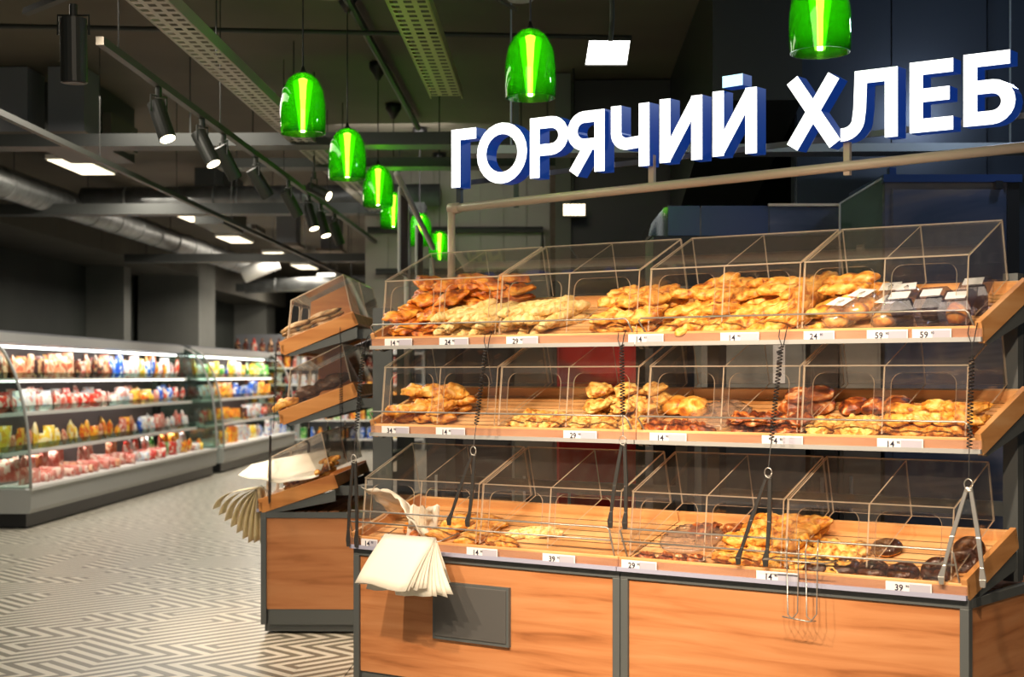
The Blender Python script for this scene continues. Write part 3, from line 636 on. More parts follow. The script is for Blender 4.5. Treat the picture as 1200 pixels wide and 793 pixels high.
for k, (s, a, b) in enumerate([(.1, .40, .10), (.14, .45, .13), (.1, .48, .15), (.22, .42, .12)]):
    place(L, 0, 'twisted_pastry', K_twist[k % 3], s, a, b, .5*k, label=f'twisted pastry at the high end of end stand bottom tray, {ORD[k]} one', scale=.8)
for k, a in enumerate((.05, .10)):
    place(L, 0, 'baguette', K_bag[0], .10, a, .03, Q*.9, scale=.55, label=f'short roll under the white sheet on end stand, {["front", "rear"][k]}')

# ---------------------------------------------------------------- tongs and coiled tethers
def blade(mb, pts, w, th, d=Vector((0, 1, 0))):
    """flat strip along pts; widths per point"""
    for i in range(len(pts)-1):
        a, b = pts[i], pts[i+1]; wa, wb = w[i]/2, w[i+1]/2
        mb.add([(a[0]-wa, a[1], a[2]), (a[0]+wa, a[1], a[2]), (a[0]+wa, a[1]+th, a[2]), (a[0]-wa, a[1]+th, a[2]), (b[0]-wb, b[1], b[2]), (b[0]+wb, b[1], b[2]), (b[0]+wb, b[1]+th, b[2]), (b[0]-wb, b[1]+th, b[2])],
               [(0, 1, 2, 3), (4, 5, 6, 7), (0, 1, 5, 4), (1, 2, 6, 5), (2, 3, 7, 6), (3, 0, 4, 7)])
def tongs(fr, s, t, zt, ln, d0, d1, label, m_):
    rt = thing('tongs', label, 'tongs', fr(s, t, zt))
    for k, d in enumerate((d0, d1)):
        mb = MB(fr); sg = -1 if k == 0 else 1
        blade(mb, [(s+sg*.006, t, zt), (s+d*.5+sg*.01, t-.004, zt-ln*.5), (s+d*.82+sg*.006, t-.006, zt-ln*.80), (s+d, t-.008, zt-ln*.92), (s+d, t-.006, zt-ln)], [.014, .018, .014, .026, .018], .009 if k else .007)
        mb.build('arm', [m_], rt, bevel=.0015)
    MB(fr).tube([(s+.016*math.cos(a*.5236), t, zt+.012+.02*math.sin(a*.5236)) for a in range(13)], .0022, 5).build('hang_ring', [m_steel], rt, smooth=True)
    MB(fr).tube([(s-.014, t+.003, zt-.012), (s+.014, t+.003, zt-.012)], .006, 8).build('pivot', [m_], rt, smooth=True)
def tether(fr, p0, p1, coil0, coil1, label):
    """black cord: loop over the tray edge, coiled middle, plain tail"""
    rt = thing('coiled_tether', label, 'cord', fr(*p0)); A, B = Vector(p0), Vector(p1)
    pts = [A+Vector((-.012, -.004, .0)), A+Vector((-.015, -.006, -.03)), A+Vector((0, -.004, -.075))]
    q0, q1 = A.lerp(B, coil0), A.lerp(B, coil1)
    n = int((q0-q1).length/.014)
    MB(fr).tube([A+Vector((.012, .016, .012)), A+Vector((.016, -.004, -.01)), A+Vector((.004, -.006, -.075))], .0022, 5).build('loop', [m_black], rt)
    MB(fr).tube(pts+[q0], .0022, 5).build('top_strand', [m_black], rt)
    hel = []
    for i in range(n*8+1):
        c = q0.lerp(q1, i/(n*8)); a = i*math.pi/4; hel.append((c.x+.0095*math.cos(a), c.y+.0095*math.sin(a), c.z))
    MB(fr).tube(hel, .0026, 5).build('coil', [m_black], rt, smooth=True)
    MB(fr).tube([q1, B], .002, 5).build('tail', [m_black], rt)
ZT = 1.79
for u, uT, vb, ln, d0, d1, m_, w in [(429, 420, 540, .42, -.03, .02, m_dsteel, 'at the left corner of the long stand'), (573, 560, 531, .34, -.135, -.03, m_dsteel, 'before bottom bin two'),
        (730, 735, 519, .37, -.06, .012, m_dsteel, 'at the joint of the long stand'), (919, 905, 557, .37, -.13, -.01, m_dsteel, 'before the golden rolls'), (1141, 1139, 571, .37, -.10, .055, m_steel, 'at the right corner of the long stand')]:
    s0_ = s_at(u, .105); s1_ = s_at(uT, .0); yy = M(s1_, -.03, 0).y; zt = H-(vb-V0)*yy/FPX
    tether(M, (s0_, .095, ZT), (s1_, -.03, zt+.03), .12 if u < 1000 else .2, .80, f'black coiled cord holding the tongs {w}')
    tongs(M, s1_, -.032, zt, ln, d0, d1, f'pair of steel serving tongs hanging {w}', m_)
tether(L, (.0, .10, 1.76), (.0, .08, 1.27), .15, .6, 'black coiled cord holding the tongs at the front corner of end stand')
tongs(L, -.02, .06, 1.23, .42, 0, .03, 'dark steel tongs hanging before the white sheet on end stand', m_dsteel)
tether(L, (-.0, .50, 1.90), (-.0, .50, 1.13), .4, .7, 'black coiled cord between the end stand and the long stand')
for k, s in enumerate((.75, 1.1, 1.45)):
    tongs(L, s, .17+.07*k, 1.25, .24, -.03, .03, f'serving tongs inside the end stand under its middle tray, {["nearest", "second", "farthest"][k]}', m_dsteel)

# ---------------------------------------------------------------- wire holders and paper
def holder(s, label):
    rt = thing('wire_holder', label, 'wire holder', M(s, -.06, .8)); z = .895
    MB(M).tube([(s-.13, .0, z-.03), (s-.13, -.10, z-.03), (s+.13, -.10, z-.03), (s+.13, .0, z-.03), (s-.13, .0, z-.03)], .0028, 6).build('top_loop', [m_wire], rt, smooth=True)
    for k, d in enumerate((-.035, .045)):
        MB(M).tube([(s+d-.02, -.02, .935), (s+d-.022, -.04, .95), (s+d-.024, -.05, .9), (s+d-.016, -.055, .645), (s+d+.02, -.085, .635), (s+d+.036, -.075, .66), (s+d+.028, -.052, .90), (s+d+.024, -.04, .95), (s+d+.024, -.02, .935)], .0028, 6).build('hook_wire', [m_wire], rt, smooth=True)
    MB(M).tube([(s-.05, -.10, .642), (s+.06, -.10, .632), (s+.075, -.07, .632)], .003, 6).build('foot_wire', [m_wire], rt, smooth=True)
holder(2.36, 'empty bent wire paper holder hooked on the guard before the doughnuts')
def sheet(name, fn, nu, nv, m_, parent):
    mb = MB(M); V = [fn(i/nu, j/nv) for j in range(nv+1) for i in range(nu+1)]
    mb.add(V, [(j*(nu+1)+i, j*(nu+1)+i+1, (j+1)*(nu+1)+i+1, (j+1)*(nu+1)+i) for j in range(nv) for i in range(nu)])
    o = mb.build(name, [m_], parent, smooth=True); md = o.modifiers.new('solid', 'SOLIDIFY'); md.thickness = .0012; return o
rt = thing('paper_bag_stack', 'stack of white paper bags draped over a wire holder on the long stand', 'paper bags', M(.34, -.1, .8))
MB(M).tube([(.27, .0, .865), (.28, -.11, .833), (.62, -.11, .833), (.64, -.0, .865)], .003, 6).build('hanger_wire', [m_wire], rt, smooth=True)
for k in range(11):
    def fn(a, b, k=k):
        # b 0..0.5 front flap bottom->ridge, 0.5..1 ridge->back flap
        s = .30+.30*a; rz = .838+k*.0012
        f = k/10
        if b <= .5:
            q = 1-b*2
            return (s + q*(.17*(1-f)**1.3-.03), -.11 - q*(.045+.115*f) - .012*math.sin(q*3), rz - q*(.215+.03*(1-f)+.012*math.sin(k*2.1)) - .012*q*math.sin(a*5+k))
        q = b*2-1
        return (s + q*(.035+.02*f), -.11+q*(.06-.05*f*1), rz - q*(.20-.01*k*.5))
    sheet('paper_sheet', fn, 6, 12, m_paper, rt)
rt = thing('crumpled_paper', 'crumpled white paper sheet lying in bottom bin one behind the cover', 'paper', M(.2, .1, .95))
def fn(a, b):
    s = .03+.40*a; t = .02+.16*b+.05*math.sin(a*5); z = 1.055-.20*a*a-.12*b*(1-.3*a)+.022*noise.noise(Vector((a*6, b*6, 1)))*2
    return (s+.02*b, t, z)
sheet('sheet', fn, 18, 14, m_paper, rt)
def fn(a, b): return (.28+.10*a+.03*b, .05+.09*a, .80+.17*b+.02*noise.noise(Vector((a*7, b*7, 3)))*2)
sheet('folded_sheet', fn, 10, 10, m_paper, rt)
Lm = MB
rt = thing('paper_fan', 'fan of cream parchment sheets hanging off the end stand front corner', 'paper sheets', L(.0, -.08, .86))
MB(L).tube([(.02, -.02, .80), (.02, -.03, .90), (.02, .0, .92), (.02, .06, .86)], .003, 6).build('hanger_wire', [m_wire], rt, smooth=True)
for k in range(9):
    f = k/8
    mb = MB(L)
    n = 8; V = []
    for j in range(n+1):
        q = j/n
        for i in (0, 1):
            V.append((.0+.20*i+.004*k, -.02 - (.27-.28*f)*math.sin(q*1.5)*(1) - .01*(1-f), .90 - q*(.10+.24*min(1, f*1.25+.12)) + .03*math.sin(q*3.1)))
    mb.add(V, [(2*j, 2*j+1, 2*j+3, 2*j+2) for j in range(n)])
    o = mb.build('paper_sheet', [m_paper2], rt, smooth=True); md = o.modifiers.new('solid', 'SOLIDIFY'); md.thickness = .0015
    o2 = None
rt = thing('paper_sheet', 'white paper sheet lying across the bottom tray of the end stand', 'paper', L(.1, .1, 1.0))
mb = MB(L); V = []
for j in range(11):
    for i in range(15):
        a, b = i/14, j/10
        V.append((.0+.22*b, -.14+.50*a+.04*b, .985+.10*a*b+.055*b-.045*(1-b)*(a > .0)*math.sin(a*3)+.012*noise.noise(Vector((a*5, b*5, 9)))))
mb.add(V, [(j*15+i, j*15+i+1, (j+1)*15+i+1, (j+1)*15+i) for j in range(10) for i in range(14)])
o = mb.build('sheet', [m_paper], rt, smooth=True); md = o.modifiers.new('solid', 'SOLIDIFY'); md.thickness = .001

# ================================================================= SIGN AND PIPE RAIL
TR = .62
sp = thing('rail_frame', 'cream pipe rail on posts above the long stand', 'rail', M(.07, TR, 2.0))
s_l, s_r = s_at(529, TR), 3.35
MB(M).tube([(s_l, TR, 2.47), (s_r, TR, 2.545)], .022, 14).build('top_pipe', [m_pipe], sp, smooth=True)
MB(M).tube([(s_l, TR, 1.6), (s_l, TR, 2.47)], .02, 14).build('post', [m_pipe], sp, smooth=True)
MB(M).tube([(s_r-.02, TR, 1.6), (s_r-.02, TR, 2.54)], .02, 14).build('post', [m_pipe], sp, smooth=True)
MB(M).tube([(s_l-.012, TR, 2.47), (s_l+.05, TR, 2.471)], .028, 14).build('corner_joint', [m_pipe], sp, smooth=True)
LT = .30; SW = .057    # letter height, stroke in metres
def strok(mb, pts, w, z0, ox, closed=False):
    """thick polyline with mitred joints, in letter space (x, z)"""
    n = len(pts); Lp, Rp = [], []
    for i in range(n):
        p = Vector(pts[i]); a = Vector(pts[i-1]) if (i > 0 or closed) else None; b = Vector(pts[(i+1) % n]) if (i < n-1 or closed) else None
        d1 = (p-a).normalized() if a is not None else None; d2 = (b-p).normalized() if b is not None else None
        if d1 is None: d1 = d2
        if d2 is None: d2 = d1
        n1 = Vector((-d1.y, d1.x)); n2 = Vector((-d2.y, d2.x)); m = (n1+n2); m = m.normalized() if m.length > 1e-5 else n1
        k = w/2/max(.45, m.dot(n1)); Lp.append(p+m*k); Rp.append(p-m*k)
    rng = range(n if closed else n-1)
    for i in rng:
        j = (i+1) % n
        poly = [(ox+q.x, z0+q.y) for q in (Lp[i], Lp[j], Rp[j], Rp[i])]
        mb.prism(poly, TR-.03, TR+.048, axis=1, mi=0, mside=1)
def arc(cx, cz, rx, rz, a0, a1, n=14): return [(cx+rx*math.cos(math.radians(a0+(a1-a0)*i/n)), cz+rz*math.sin(math.radians(a0+(a1-a0)*i/n))) for i in range(n+1)]
def letter(ch, w):
    h = LT; k = SW; e = k/2; S = []
    if ch == 'Г': S = [([(e, 0), (e, h-e), (w, h-e)], 0)]
    elif ch == 'О': S = [(arc(w/2, h/2, w/2-e, h/2-e+.004, 0, 345, 23), 1)]
    elif ch == 'Р': S = [([(e, 0), (e, h-e), (w*.5, h-e)]+arc(w*.55, h*.68, w*.45-e, h*.32-e, 90, -90, 10)+[(e, h*.36+e)], 0)]
    elif ch == 'Я': S = [([(w-e, 0), (w-e, h-e), (w*.5, h-e)]+arc(w*.45, h*.68, w*.45-e, h*.32-e, 90, 270, 10)+[(w-e, h*.36+e)], 0), ([(w*.55, h*.40), (w*.16, 0)], 0)]
    elif ch == 'Ч': S = [([(w-e, 0), (w-e, h)], 0), ([(e, h), (e, h*.60)]+arc(w*.42, h*.56, w*.42-e, h*.20-e*.2, 180, 280, 8)+[(w-e, h*.40)], 0)]
    elif ch in 'ИЙ': S = [([(e, h), (e, 0)], 0), ([(e*1.1, .02), (w-e*1.1, h-.02)], 0), ([(w-e, h), (w-e, 0)], 0)]
    elif ch == 'Х': S = [([(e*.9, 0), (w-e*1.1, h)], 0), ([(e*.9, h), (w-e*.9, 0)], 0)]
    elif ch == 'Л': S = [([(w-e, 0), (w-e, h-e), (w*.36, h-e), (w*.34, h*.45)]+arc(w*.04, h*.32, w*.28, h*.32-e, 0, -90, 7)+[(0, e)], 0)]
    elif ch == 'Е': S = [([(w, h-e), (e, h-e), (e, e), (w, e)], 0), ([(e, h*.52), (w*.92, h*.52)], 0)]
    elif ch == 'Б': S = [([(w*.9, h-e), (e, h-e), (e, e), (w*.5, e)]+arc(w*.55, h*.31, w*.45-e, h*.31-e, -90, 90, 10)+[(e, h*.62-e)], 0)]
    return S
sign = thing('bakery_sign', 'white illuminated letters with blue sides reading ГОРЯЧИЙ ХЛЕБ above the bread stand', 'sign', M(.1, TR, 2.6))
LU = [('Г', 529, 558), ('О', 559, 617.5), ('Р', 621, 666), ('Я', 665, 708.5), ('Ч', 716, 761), ('И', 773, 823), ('Й', 835, 887), ('Х', 922, 985), ('Л', 985, 1052), ('Е', 1066, 1117), ('Б', 1129, 1190)]
sg0, sg1 = s_at(529, TR), s_at(1190, TR)
def zb(s): return 2.572+.070*(s-sg0)/(sg1-sg0)
for ch, a, b in LU:
    a_, b_ = s_at(a, TR-.03), s_at(b, TR-.03); mb = MB(M); z0 = zb(a_)
    for pts, closed in letter(ch, b_-a_):
        if closed: pts = pts[:-1] if False else pts
        strok(mb, pts, SW if ch != 'Х' else SW*1.05, z0, a_, closed=bool(closed))
    mb.build('letter', [m_let, m_letb], sign)
    if ch == 'Й':
        MB(M).prism([(a_+.05, z0+LT+.012), (b_-.07, z0+LT+.015), (b_-.07, z0+LT+.068), (a_+.05, z0+LT+.065)], TR-.03, TR+.048, axis=1, mi=0, mside=1).build('breve_mark', [m_letc, m_letb], sign)
for k, s in enumerate((.10, 1.23, 2.2, 3.05)):
    MB(M).box(s, s+.028, TR+.0, TR+.02, 2.48, zb(s)+.05).build('sign_post', [m_pipe if k else m_rack], sign)
MB(M).add([(sg0, TR+.049, zb(sg0)+.02), (3.35, TR+.049, zb(3.35)+.02), (3.35, TR+.062, zb(3.35)+.02), (sg0, TR+.062, zb(sg0)+.02), (sg0, TR+.049, zb(sg0)+.045), (3.35, TR+.049, zb(3.35)+.045), (3.35, TR+.062, zb(3.35)+.045), (sg0, TR+.062, zb(sg0)+.045)],
   [(0, 1, 2, 3), (4, 5, 6, 7), (0, 1, 5, 4), (1, 2, 6, 5), (2, 3, 7, 6), (3, 0, 4, 7)]).build('mounting_bar', [m_galv], sign)
# second rail with framed boards over the end stand, seen almost edge on
m_gframe = mat('pale_frame', (.55, .55, .52), .35); m_brd = mat('brown_board', (.19, .13, .11), .5)
ef = thing('rail_frame', 'grey rail with framed brown boards above the end stand', 'rail', L(.3, .62, 2.0))
MB(L).tube([(.40, .80, 2.90), (3.1, .80, 2.66)], .022, 10).build('top_pipe', [m_gframe], ef, smooth=True)
for s in (1.05, 3.0): MB(L).tube([(s, .80, 1.5), (s, .80, 2.84-.09*s)], .022, 10).build('post', [m_gframe], ef, smooth=True)
for s0_, s1_, zt in ((.55, 1.0, 2.83), (1.7, 2.1, 2.70)):
    MB(L).box(s0_, s1_, .79, .81, 2.30, zt-.04).build('board', [m_brd], ef)
    MB(L).tube([(s0_, .80, 2.28), (s0_, .80, zt), (s1_, .80, zt-.04), (s1_, .80, 2.28), (s0_, .80, 2.28)], .012, 6).build('board_frame', [m_gframe], ef)

# ================================================================= GREEN PENDANT LAMPS
m_green = clear('green_lamp_glass', (.42, .92, .12), .04, 1.0, base=(.12, .80, .015), basefac=.10, deep=(.02, .20, .006))
m_slv = bpy.data.materials.new('added_glow_sleeve'); m_slv.use_nodes = True; nt = m_slv.node_tree; nt.nodes.clear()  # emissive sleeve added inside the shade to paint the bright centre
q_ = [N(m_slv, t) for t in ('ShaderNodeOutputMaterial', 'ShaderNodeMixShader', 'ShaderNodeBsdfTransparent', 'ShaderNodeEmission', 'ShaderNodeLayerWeight', 'ShaderNodeMath')]
q_[3].inputs[0].default_value = (.30, 1, .04, 1); q_[3].inputs[1].default_value = 2.2; q_[4].inputs[0].default_value = .5; q_[5].operation = 'MULTIPLY_ADD'; q_[5].inputs[1].default_value = -.62; q_[5].inputs[2].default_value = .62
nt.links.new(q_[4].outputs['Facing'], q_[5].inputs[0]); nt.links.new(q_[5].outputs[0], q_[1].inputs[0]); nt.links.new(q_[2].outputs[0], q_[1].inputs[1]); nt.links.new(q_[3].outputs[0], q_[1].inputs[2]); nt.links.new(q_[1].outputs[0], q_[0].inputs[0])
m_tubeg = mat('lamp_tube', (1, 1, .6), .4, emit=(1, .75, .8), es=30)
m_cone = mat('black_canopy', (.008, .008, .008), .4)
LAMPS = [(355, 157, 8.0, 'nearest of the left row'), (407, 210, 9.6, 'second of the left row'), (443, 242, 11.8, 'third of the left row'), (461, 267, 13.6, 'fourth of the left row, half hidden'), (492, 288, 14.9, 'fifth of the left row, behind the board frame'),
         (515, 305, 16.6, 'last of the left row, behind the board frame'), (621.5, 115, 7.08, 'right of the left row, above the sign'), (961, 62, 5.9, 'at the top right, above the sign')]
lm_shell = MB().lathe([(.122, 0), (.1255, .06), (.124, .16), (.112, .24), (.085, .295), (.05, .328), (.028, .336), (.026, .332), (.048, .324), (.082, .291), (.109, .237), (.121, .158), (.122, .06), (.119, 0), (.122, 0)], 32).mesh('lamp_shade', [m_green], smooth=True)
lm_tube = MB().lathe([(.0, .01), (.011, .012), (.013, .15), (.020, .27), (.026, .30), (.0, .31)], 14).mesh('light_tube', [m_tubeg], smooth=True)
lm_slv = MB().lathe([(.022, .012), (.032, .10), (.052, .24), (.060, .29)], 20).mesh('added_glow_sleeve', [m_slv], smooth=True)
lm_cap = MB().lathe([(.0, .375), (.007, .372), (.012, .35), (.030, .334), (.0, .334)], 14).mesh('socket', [m_cone], smooth=True)
for u, vb, Y, w in LAMPS:
    x = (u-U0)/FPX*Y; z = H-(vb-V0)*Y/FPX
    rt = thing('pendant_lamp', f'green glass bell pendant lamp, {w}', 'pendant lamp', (x, Y, z), 'green pendant lamps')
    link('lamp_shade', lm_shell, rt); link('light_tube', lm_tube, rt); link('added_glow_sleeve', lm_slv, rt); link('socket', lm_cap, rt)
    MB().tube([(0, 0, .37), (0, 0, 4.08-z)], .0045, 6).build('cord', [m_cone], None).parent = rt
    c = MB().lathe([(.0, 0), (.015, .0), (.075, .10), (.075, .14), (.0, .14)], 16).build('canopy', [m_cone], None, smooth=True); c.parent = rt; c.location = (0, 0, 4.0-z)
    light('POINT', 'lamp_glow', (x, Y, z+.15), 5, (.45, 1, .10), size=.03)
# ================================================================= CEILING SERVICES
def at(u, v, z):      # ceiling point of height z seen at (u, v)
    Y = (z-H)*FPX/(V0-v); return Vector(((u-U0)/FPX*Y, Y, z))
m_track = mat('black_track', (.02, .022, .018), .45)
def track(x, y0, y1, z, label):
    rt = thing('light_track', label, 'light track', R(x, y0, z)); MB(R).box(x-.02, x+.02, y0, y1, z, z+.04).build('track_bar', [m_track], rt)
    for y in [y0+.3+i*2.2 for i in range(int((y1-y0)/2.2)+1)]: MB(R).tube([(x, y, z+.04), (x, y, 4.15)], .004, 5).build('suspension_wire', [m_track], rt)
track(-2.22, 6.95, 17.5, 3.2, 'thin black light track carrying the spotlights, left of the lamps')
track(-3.45, 8.3, 26, 3.2, 'thin dark light track farther left, with no spotlight on it')
rt = thing('light_track', 'short black light track at the top left with one spotlight', 'light track', at(86, 0, 3.3))
MB().tube([at(30, 14, 3.32), at(140, -30, 3.32)], .022, 4, raw=True).build('track_bar', [m_track], rt)
for q_ in (50, 120): MB().tube([at(q_, 14-(q_-30)*.4, 3.32), at(q_, 14-(q_-30)*.4, 3.32)+Vector((0, 0, .82))], .004, 5, raw=True).build('suspension_wire', [m_track], rt)
def spot(p, d, label, lit=True, k=1.0):
    rt = thing('spotlight', label, 'spotlight', p); d = Vector(d).normalized(); a = Vector((0, 0, -.12)); c = a+Vector((0, 0, -.02))
    MB().tube([c-d*.06*k, c+d*.17*k], .048*k, 20).build('lamp_body', [m_track], None, smooth=False).parent = rt
    MB().tube([c+d*.168*k, c+d*.173*k], .042*k, 20).build('lens', [m_lens if lit else m_dark], None).parent = rt
    side = d.cross(Vector((0, 0, 1))).normalized()*.056*k
    MB().tube([c+side, a+side+Vector((0, 0, .07)), a-side+Vector((0, 0, .07)), c-side], .006, 6).build('bracket', [m_track], None).parent = rt
    MB().tube([(0, 0, 0), (0, 0, -.06)], .018, 10).build('adapter', [m_track], None).parent = rt
SPW = ['nearest', 'second', 'third', 'fourth', 'fifth', 'sixth', 'seventh', 'eighth']
for k, (u, d, lit) in enumerate([(186, (.35, -.25, -.9), True), (237, (.45, -.2, -.85), True), (262, (.4, .3, -.85), False), (300, (.45, .3, -.8), False), (338, (.4, .3, -.8), False), (362, (.3, -.2, -.9), True), (376, (.3, -.2, -.9), True), (392, (.3, .2, -.9), False)]):
    kk = (u-U0)/FPX; y = (-2.22*RC)/(kk*RC+2.22*0-RS) if False else None
    # on the track: world x = -2.22*RC + y*RS ; world y = 2.22*RS + y*RC
    y = (kk*2.22*RS+2.22*RC)/(RS-kk*RC)
    spot(R(-2.22, y, 3.2), d, f'black track spotlight, {SPW[k]} of eight along the long left track, {"lit" if lit else "unlit"}', lit)
spot(at(86, 5, 3.28), (0, .05, -1), 'large black cylinder spotlight at the top left pointing down', False, 1.25)
o = spot(at(368, 202, 3.3), (.8, -.3, -.4), 'small spotlight on a long stem behind the perforated tray', True, .9)
p_ = at(368, 202, 3.3); o_ = [x for x in bpy.data.objects if x.get('label', '').startswith('small spotlight on a long')][0]
MB().tube([(p_.x, p_.y, p_.z), (p_.x, p_.y, 4.14)], .008, 6, raw=True).build('stem', [m_track], o_)
def perf_tray(x, y0, y1, z, w, m_, label, rise=.07):
    rt = thing('cable_tray', label, 'cable tray', R(x, y0, z)); mb = MB(R); p = .10; nc = 3; cw = w/nc
    for j in range(int((y1-y0)/p)):
        for i in range(nc):
            X0, Y0 = x-w/2+i*cw, y0+j*p; a, b = cw*.2, p*.24
            o_ = [(X0, Y0, z), (X0+cw, Y0, z), (X0+cw, Y0+p, z), (X0, Y0+p, z)]; n_ = [(X0+a, Y0+b, z), (X0+cw-a, Y0+b, z), (X0+cw-a, Y0+p-b, z), (X0+a, Y0+p-b, z)]
            mb.add(o_+n_, [(0, 1, 5, 4), (1, 2, 6, 5), (2, 3, 7, 6), (3, 0, 4, 7)])
    mb.build('perforated_base', [m_], rt)
    for sx_ in (-1, 1): MB(R).box(x+sx_*w/2-.004, x+sx_*w/2+.004, y0, y1, z, z+rise).build('side_flange', [m_], rt)
    for y in [y0+.5+i*2.5 for i in range(int((y1-y0)/2.5))]: MB(R).tube([(x, y, z), (x, y, 4.15)], .005, 5).build('threaded_rod', [m_track], rt)
m_trayw = mat('bare_zinc_tray', (.42, .38, .33), .4, .3)
perf_tray(-2.02, 5.5, 17.4, 3.44, .20, m_trayw, 'long pale perforated cable tray running back over the aisle')
perf_tray(-.79, 6.0, 10.2, 3.55, .22, mat('zinc_yellow_light', (.40, .40, .12), .4, .3), 'short perforated cable tray with painted yellow-green light near the top centre')  # yellow-green light put into the zinc colour
m_cross = mat('dark_zinc', (.055, .06, .058), .5, .3)
def beam(x0, x1, y, z, label, m_=m_cross, hh=.06, ww=.25):
    rt = thing('cable_tray', label, 'cable tray', R(x0, y, z)); MB(R).box(x0, x1, y, y+ww, z, z+.008).build('tray_base', [m_], rt)
    MB(R).box(x0, x1, y-.004, y, z-.0, z+hh).build('front_flange', [m_], rt); MB(R).box(x0, x1, y+ww, y+ww+.004, z, z+hh).build('rear_flange', [m_], rt)
    for q_ in (x0+.3, (x0+x1)/2+.35, x1-.3): MB(R).tube([(q_, y+ww/2, z), (q_, y+ww/2, 4.149)], .006, 5).build('hanger_rod', [m_], rt)
beam(-6.6, .0, 11.4, 3.42, 'dark cross tray spanning the aisle, nearest', m_cross, .10)
beam(-3.0, .2, 12.6, 3.42, 'greenish cross tray just behind the nearest one', m_cross, .08)
beam(-6.5, -1.5, 16.2, 3.42, 'dim cross tray farther back over the aisle', m_cross, .12)
beam(-.6, 5.5, 9.0, 2.98, 'pale cross tray behind the sign letters', mat('pale_blue_zinc', (.30, .34, .36), .4, .3), .05, .2)
beam(-6.5, -.5, 21.5, 3.3, 'far cross tray over the second case', m_cross, .12)
beam(-6.5, 0, 29, 3.3, 'farthest cross tray near the back wall', m_cross, .15)
def duct(pts, r, label, ribs=True, m_=m_galv):
    rt = thing('ventilation_duct', label, 'duct', pts[0]); mb = MB(); P = [Vector(p) for p in pts]
    mb.tube([tuple(p) for p in P], r, 20, raw=True); mb.build('duct_pipe', [m_], rt, smooth=True)
    if ribs:
        n = 0
        for i in range(len(P)-1):
            d = (P[i+1]-P[i]); ln = d.length; k = int(ln/.9)
            for j in range(k):
                c = P[i]+d*((j+.5)/k)
                if j % 4 == 1: MB().tube([tuple(c), (c.x, c.y, 4.14)], .006, 5, raw=True).build('hanger_rod', [m_track], rt)
                MB().tube([tuple(c-d/ln*.02), tuple(c+d/ln*.02)], r*1.06, 20, raw=True).build('duct_collar', [m_], rt, smooth=True)
    return rt
duct([R(-5.9, 9, 3.62), R(-5.75, 27.5, 3.62)], .16, 'long silver ribbed duct running back above the chilled cases')
duct([R(-5.7, 17.2, 3.72), R(-1.4, 17.0, 3.72)], .13, 'silver duct crossing the aisle to the right')
duct([R(-6.0, 27.6, 3.3), R(-2.5, 27.6, 3.45)], .13, 'far silver duct crossing near the back')
duct([R(-5.6, 25.6, 3.38), R(-5.0, 25.6, 3.62)], .14, 'short white duct elbow beside the grey column', False, m_white)
# ceiling led panels
for k, (u, v, Y) in enumerate([(-24, 134, 12.4), (96, 196, 15.0), (227, 255, 19.8), (275, 281, 23.1), (326, 299, 26), (357, 313, 28.9), (386, 325, 31.9), (345, 331, 34)]):
    z = H+(V0-v)*Y/FPX; x = (u-U0)/FPX*Y; z = min(z, 3.95)
    rt = thing('ceiling_lamp', f'square warm LED ceiling panel over the aisle, {ORD[k]} from the front', 'ceiling lamp', (x, Y, z))
    q = R(0, 0, 0); mb = MB(lambda a, b, c, x=x, Y=Y, z=z: Vector((x+a*RC+b*RS, Y-a*RS+b*RC, z+c)))
    mb.box(-.19, .19, -.55, .55, .004, .05).build('housing', [m_white], rt)
    mb = MB(lambda a, b, c, x=x, Y=Y, z=z: Vector((x+a*RC+b*RS, Y-a*RS+b*RC, z+c))); mb.box(-.175, .175, -.53, .53, -.004, .004).build('diffuser', [m_led], rt)
    light('AREA', 'panel_light', (x, Y, z-.03), 22, NEUT, (x, Y, 0), .35, 1.0)
    if k > 0: MB().tube([(x, Y, z+.05), (x, Y, 4.15)], .006, 5, raw=True).build('hanger', [m_track], rt)
for k, (x, y) in enumerate(((-4.52, 12.0), (-4.05, 12.0), (-4.1, 21.9), (-3.6, 22.9))):
    rt = thing('air_diffuser', f'unlit pale square air diffuser over the aisle, {ORD[k]} from the left', 'vent', R(x, y, 3.55)); MB(R).box(x-.2, x+.2, y-.3, y+.3, 3.55, 3.59).build('plate', [mat('beige_plate', (.17, .14, .11), .6)], rt)
    MB(R).box(x-.15, x+.15, y-.2, y+.2, 3.59, 4.14).build('neck', [m_mgrey], rt)
for k, (u0, u1, v0, v1, Y) in enumerate(((30, 112, 118, 166, 12.6), (262, 292, 232, 262, 24.3), (228, 262, 236, 262, 17.8))):
    x0, x1 = (u0-U0)/FPX*Y, (u1-U0)/FPX*Y; z1, z0 = H+(V0-v0)*Y/FPX, H+(V0-v1)*Y/FPX
    rt = thing('air_handler', f'dark metal air handler box under the ceiling, {["nearest", "farthest", "middle"][k]}', 'air unit', (x0, Y, z0))
    MB().box(x0, x1, Y, Y+1.3, z0, 4.149).build('casing', [m_cross], rt); MB().box(x1, x1+.08, Y+.2, Y+1.1, z0+.06, min(z1, 4.14)-.06).build('side_grille', [m_soff], rt)
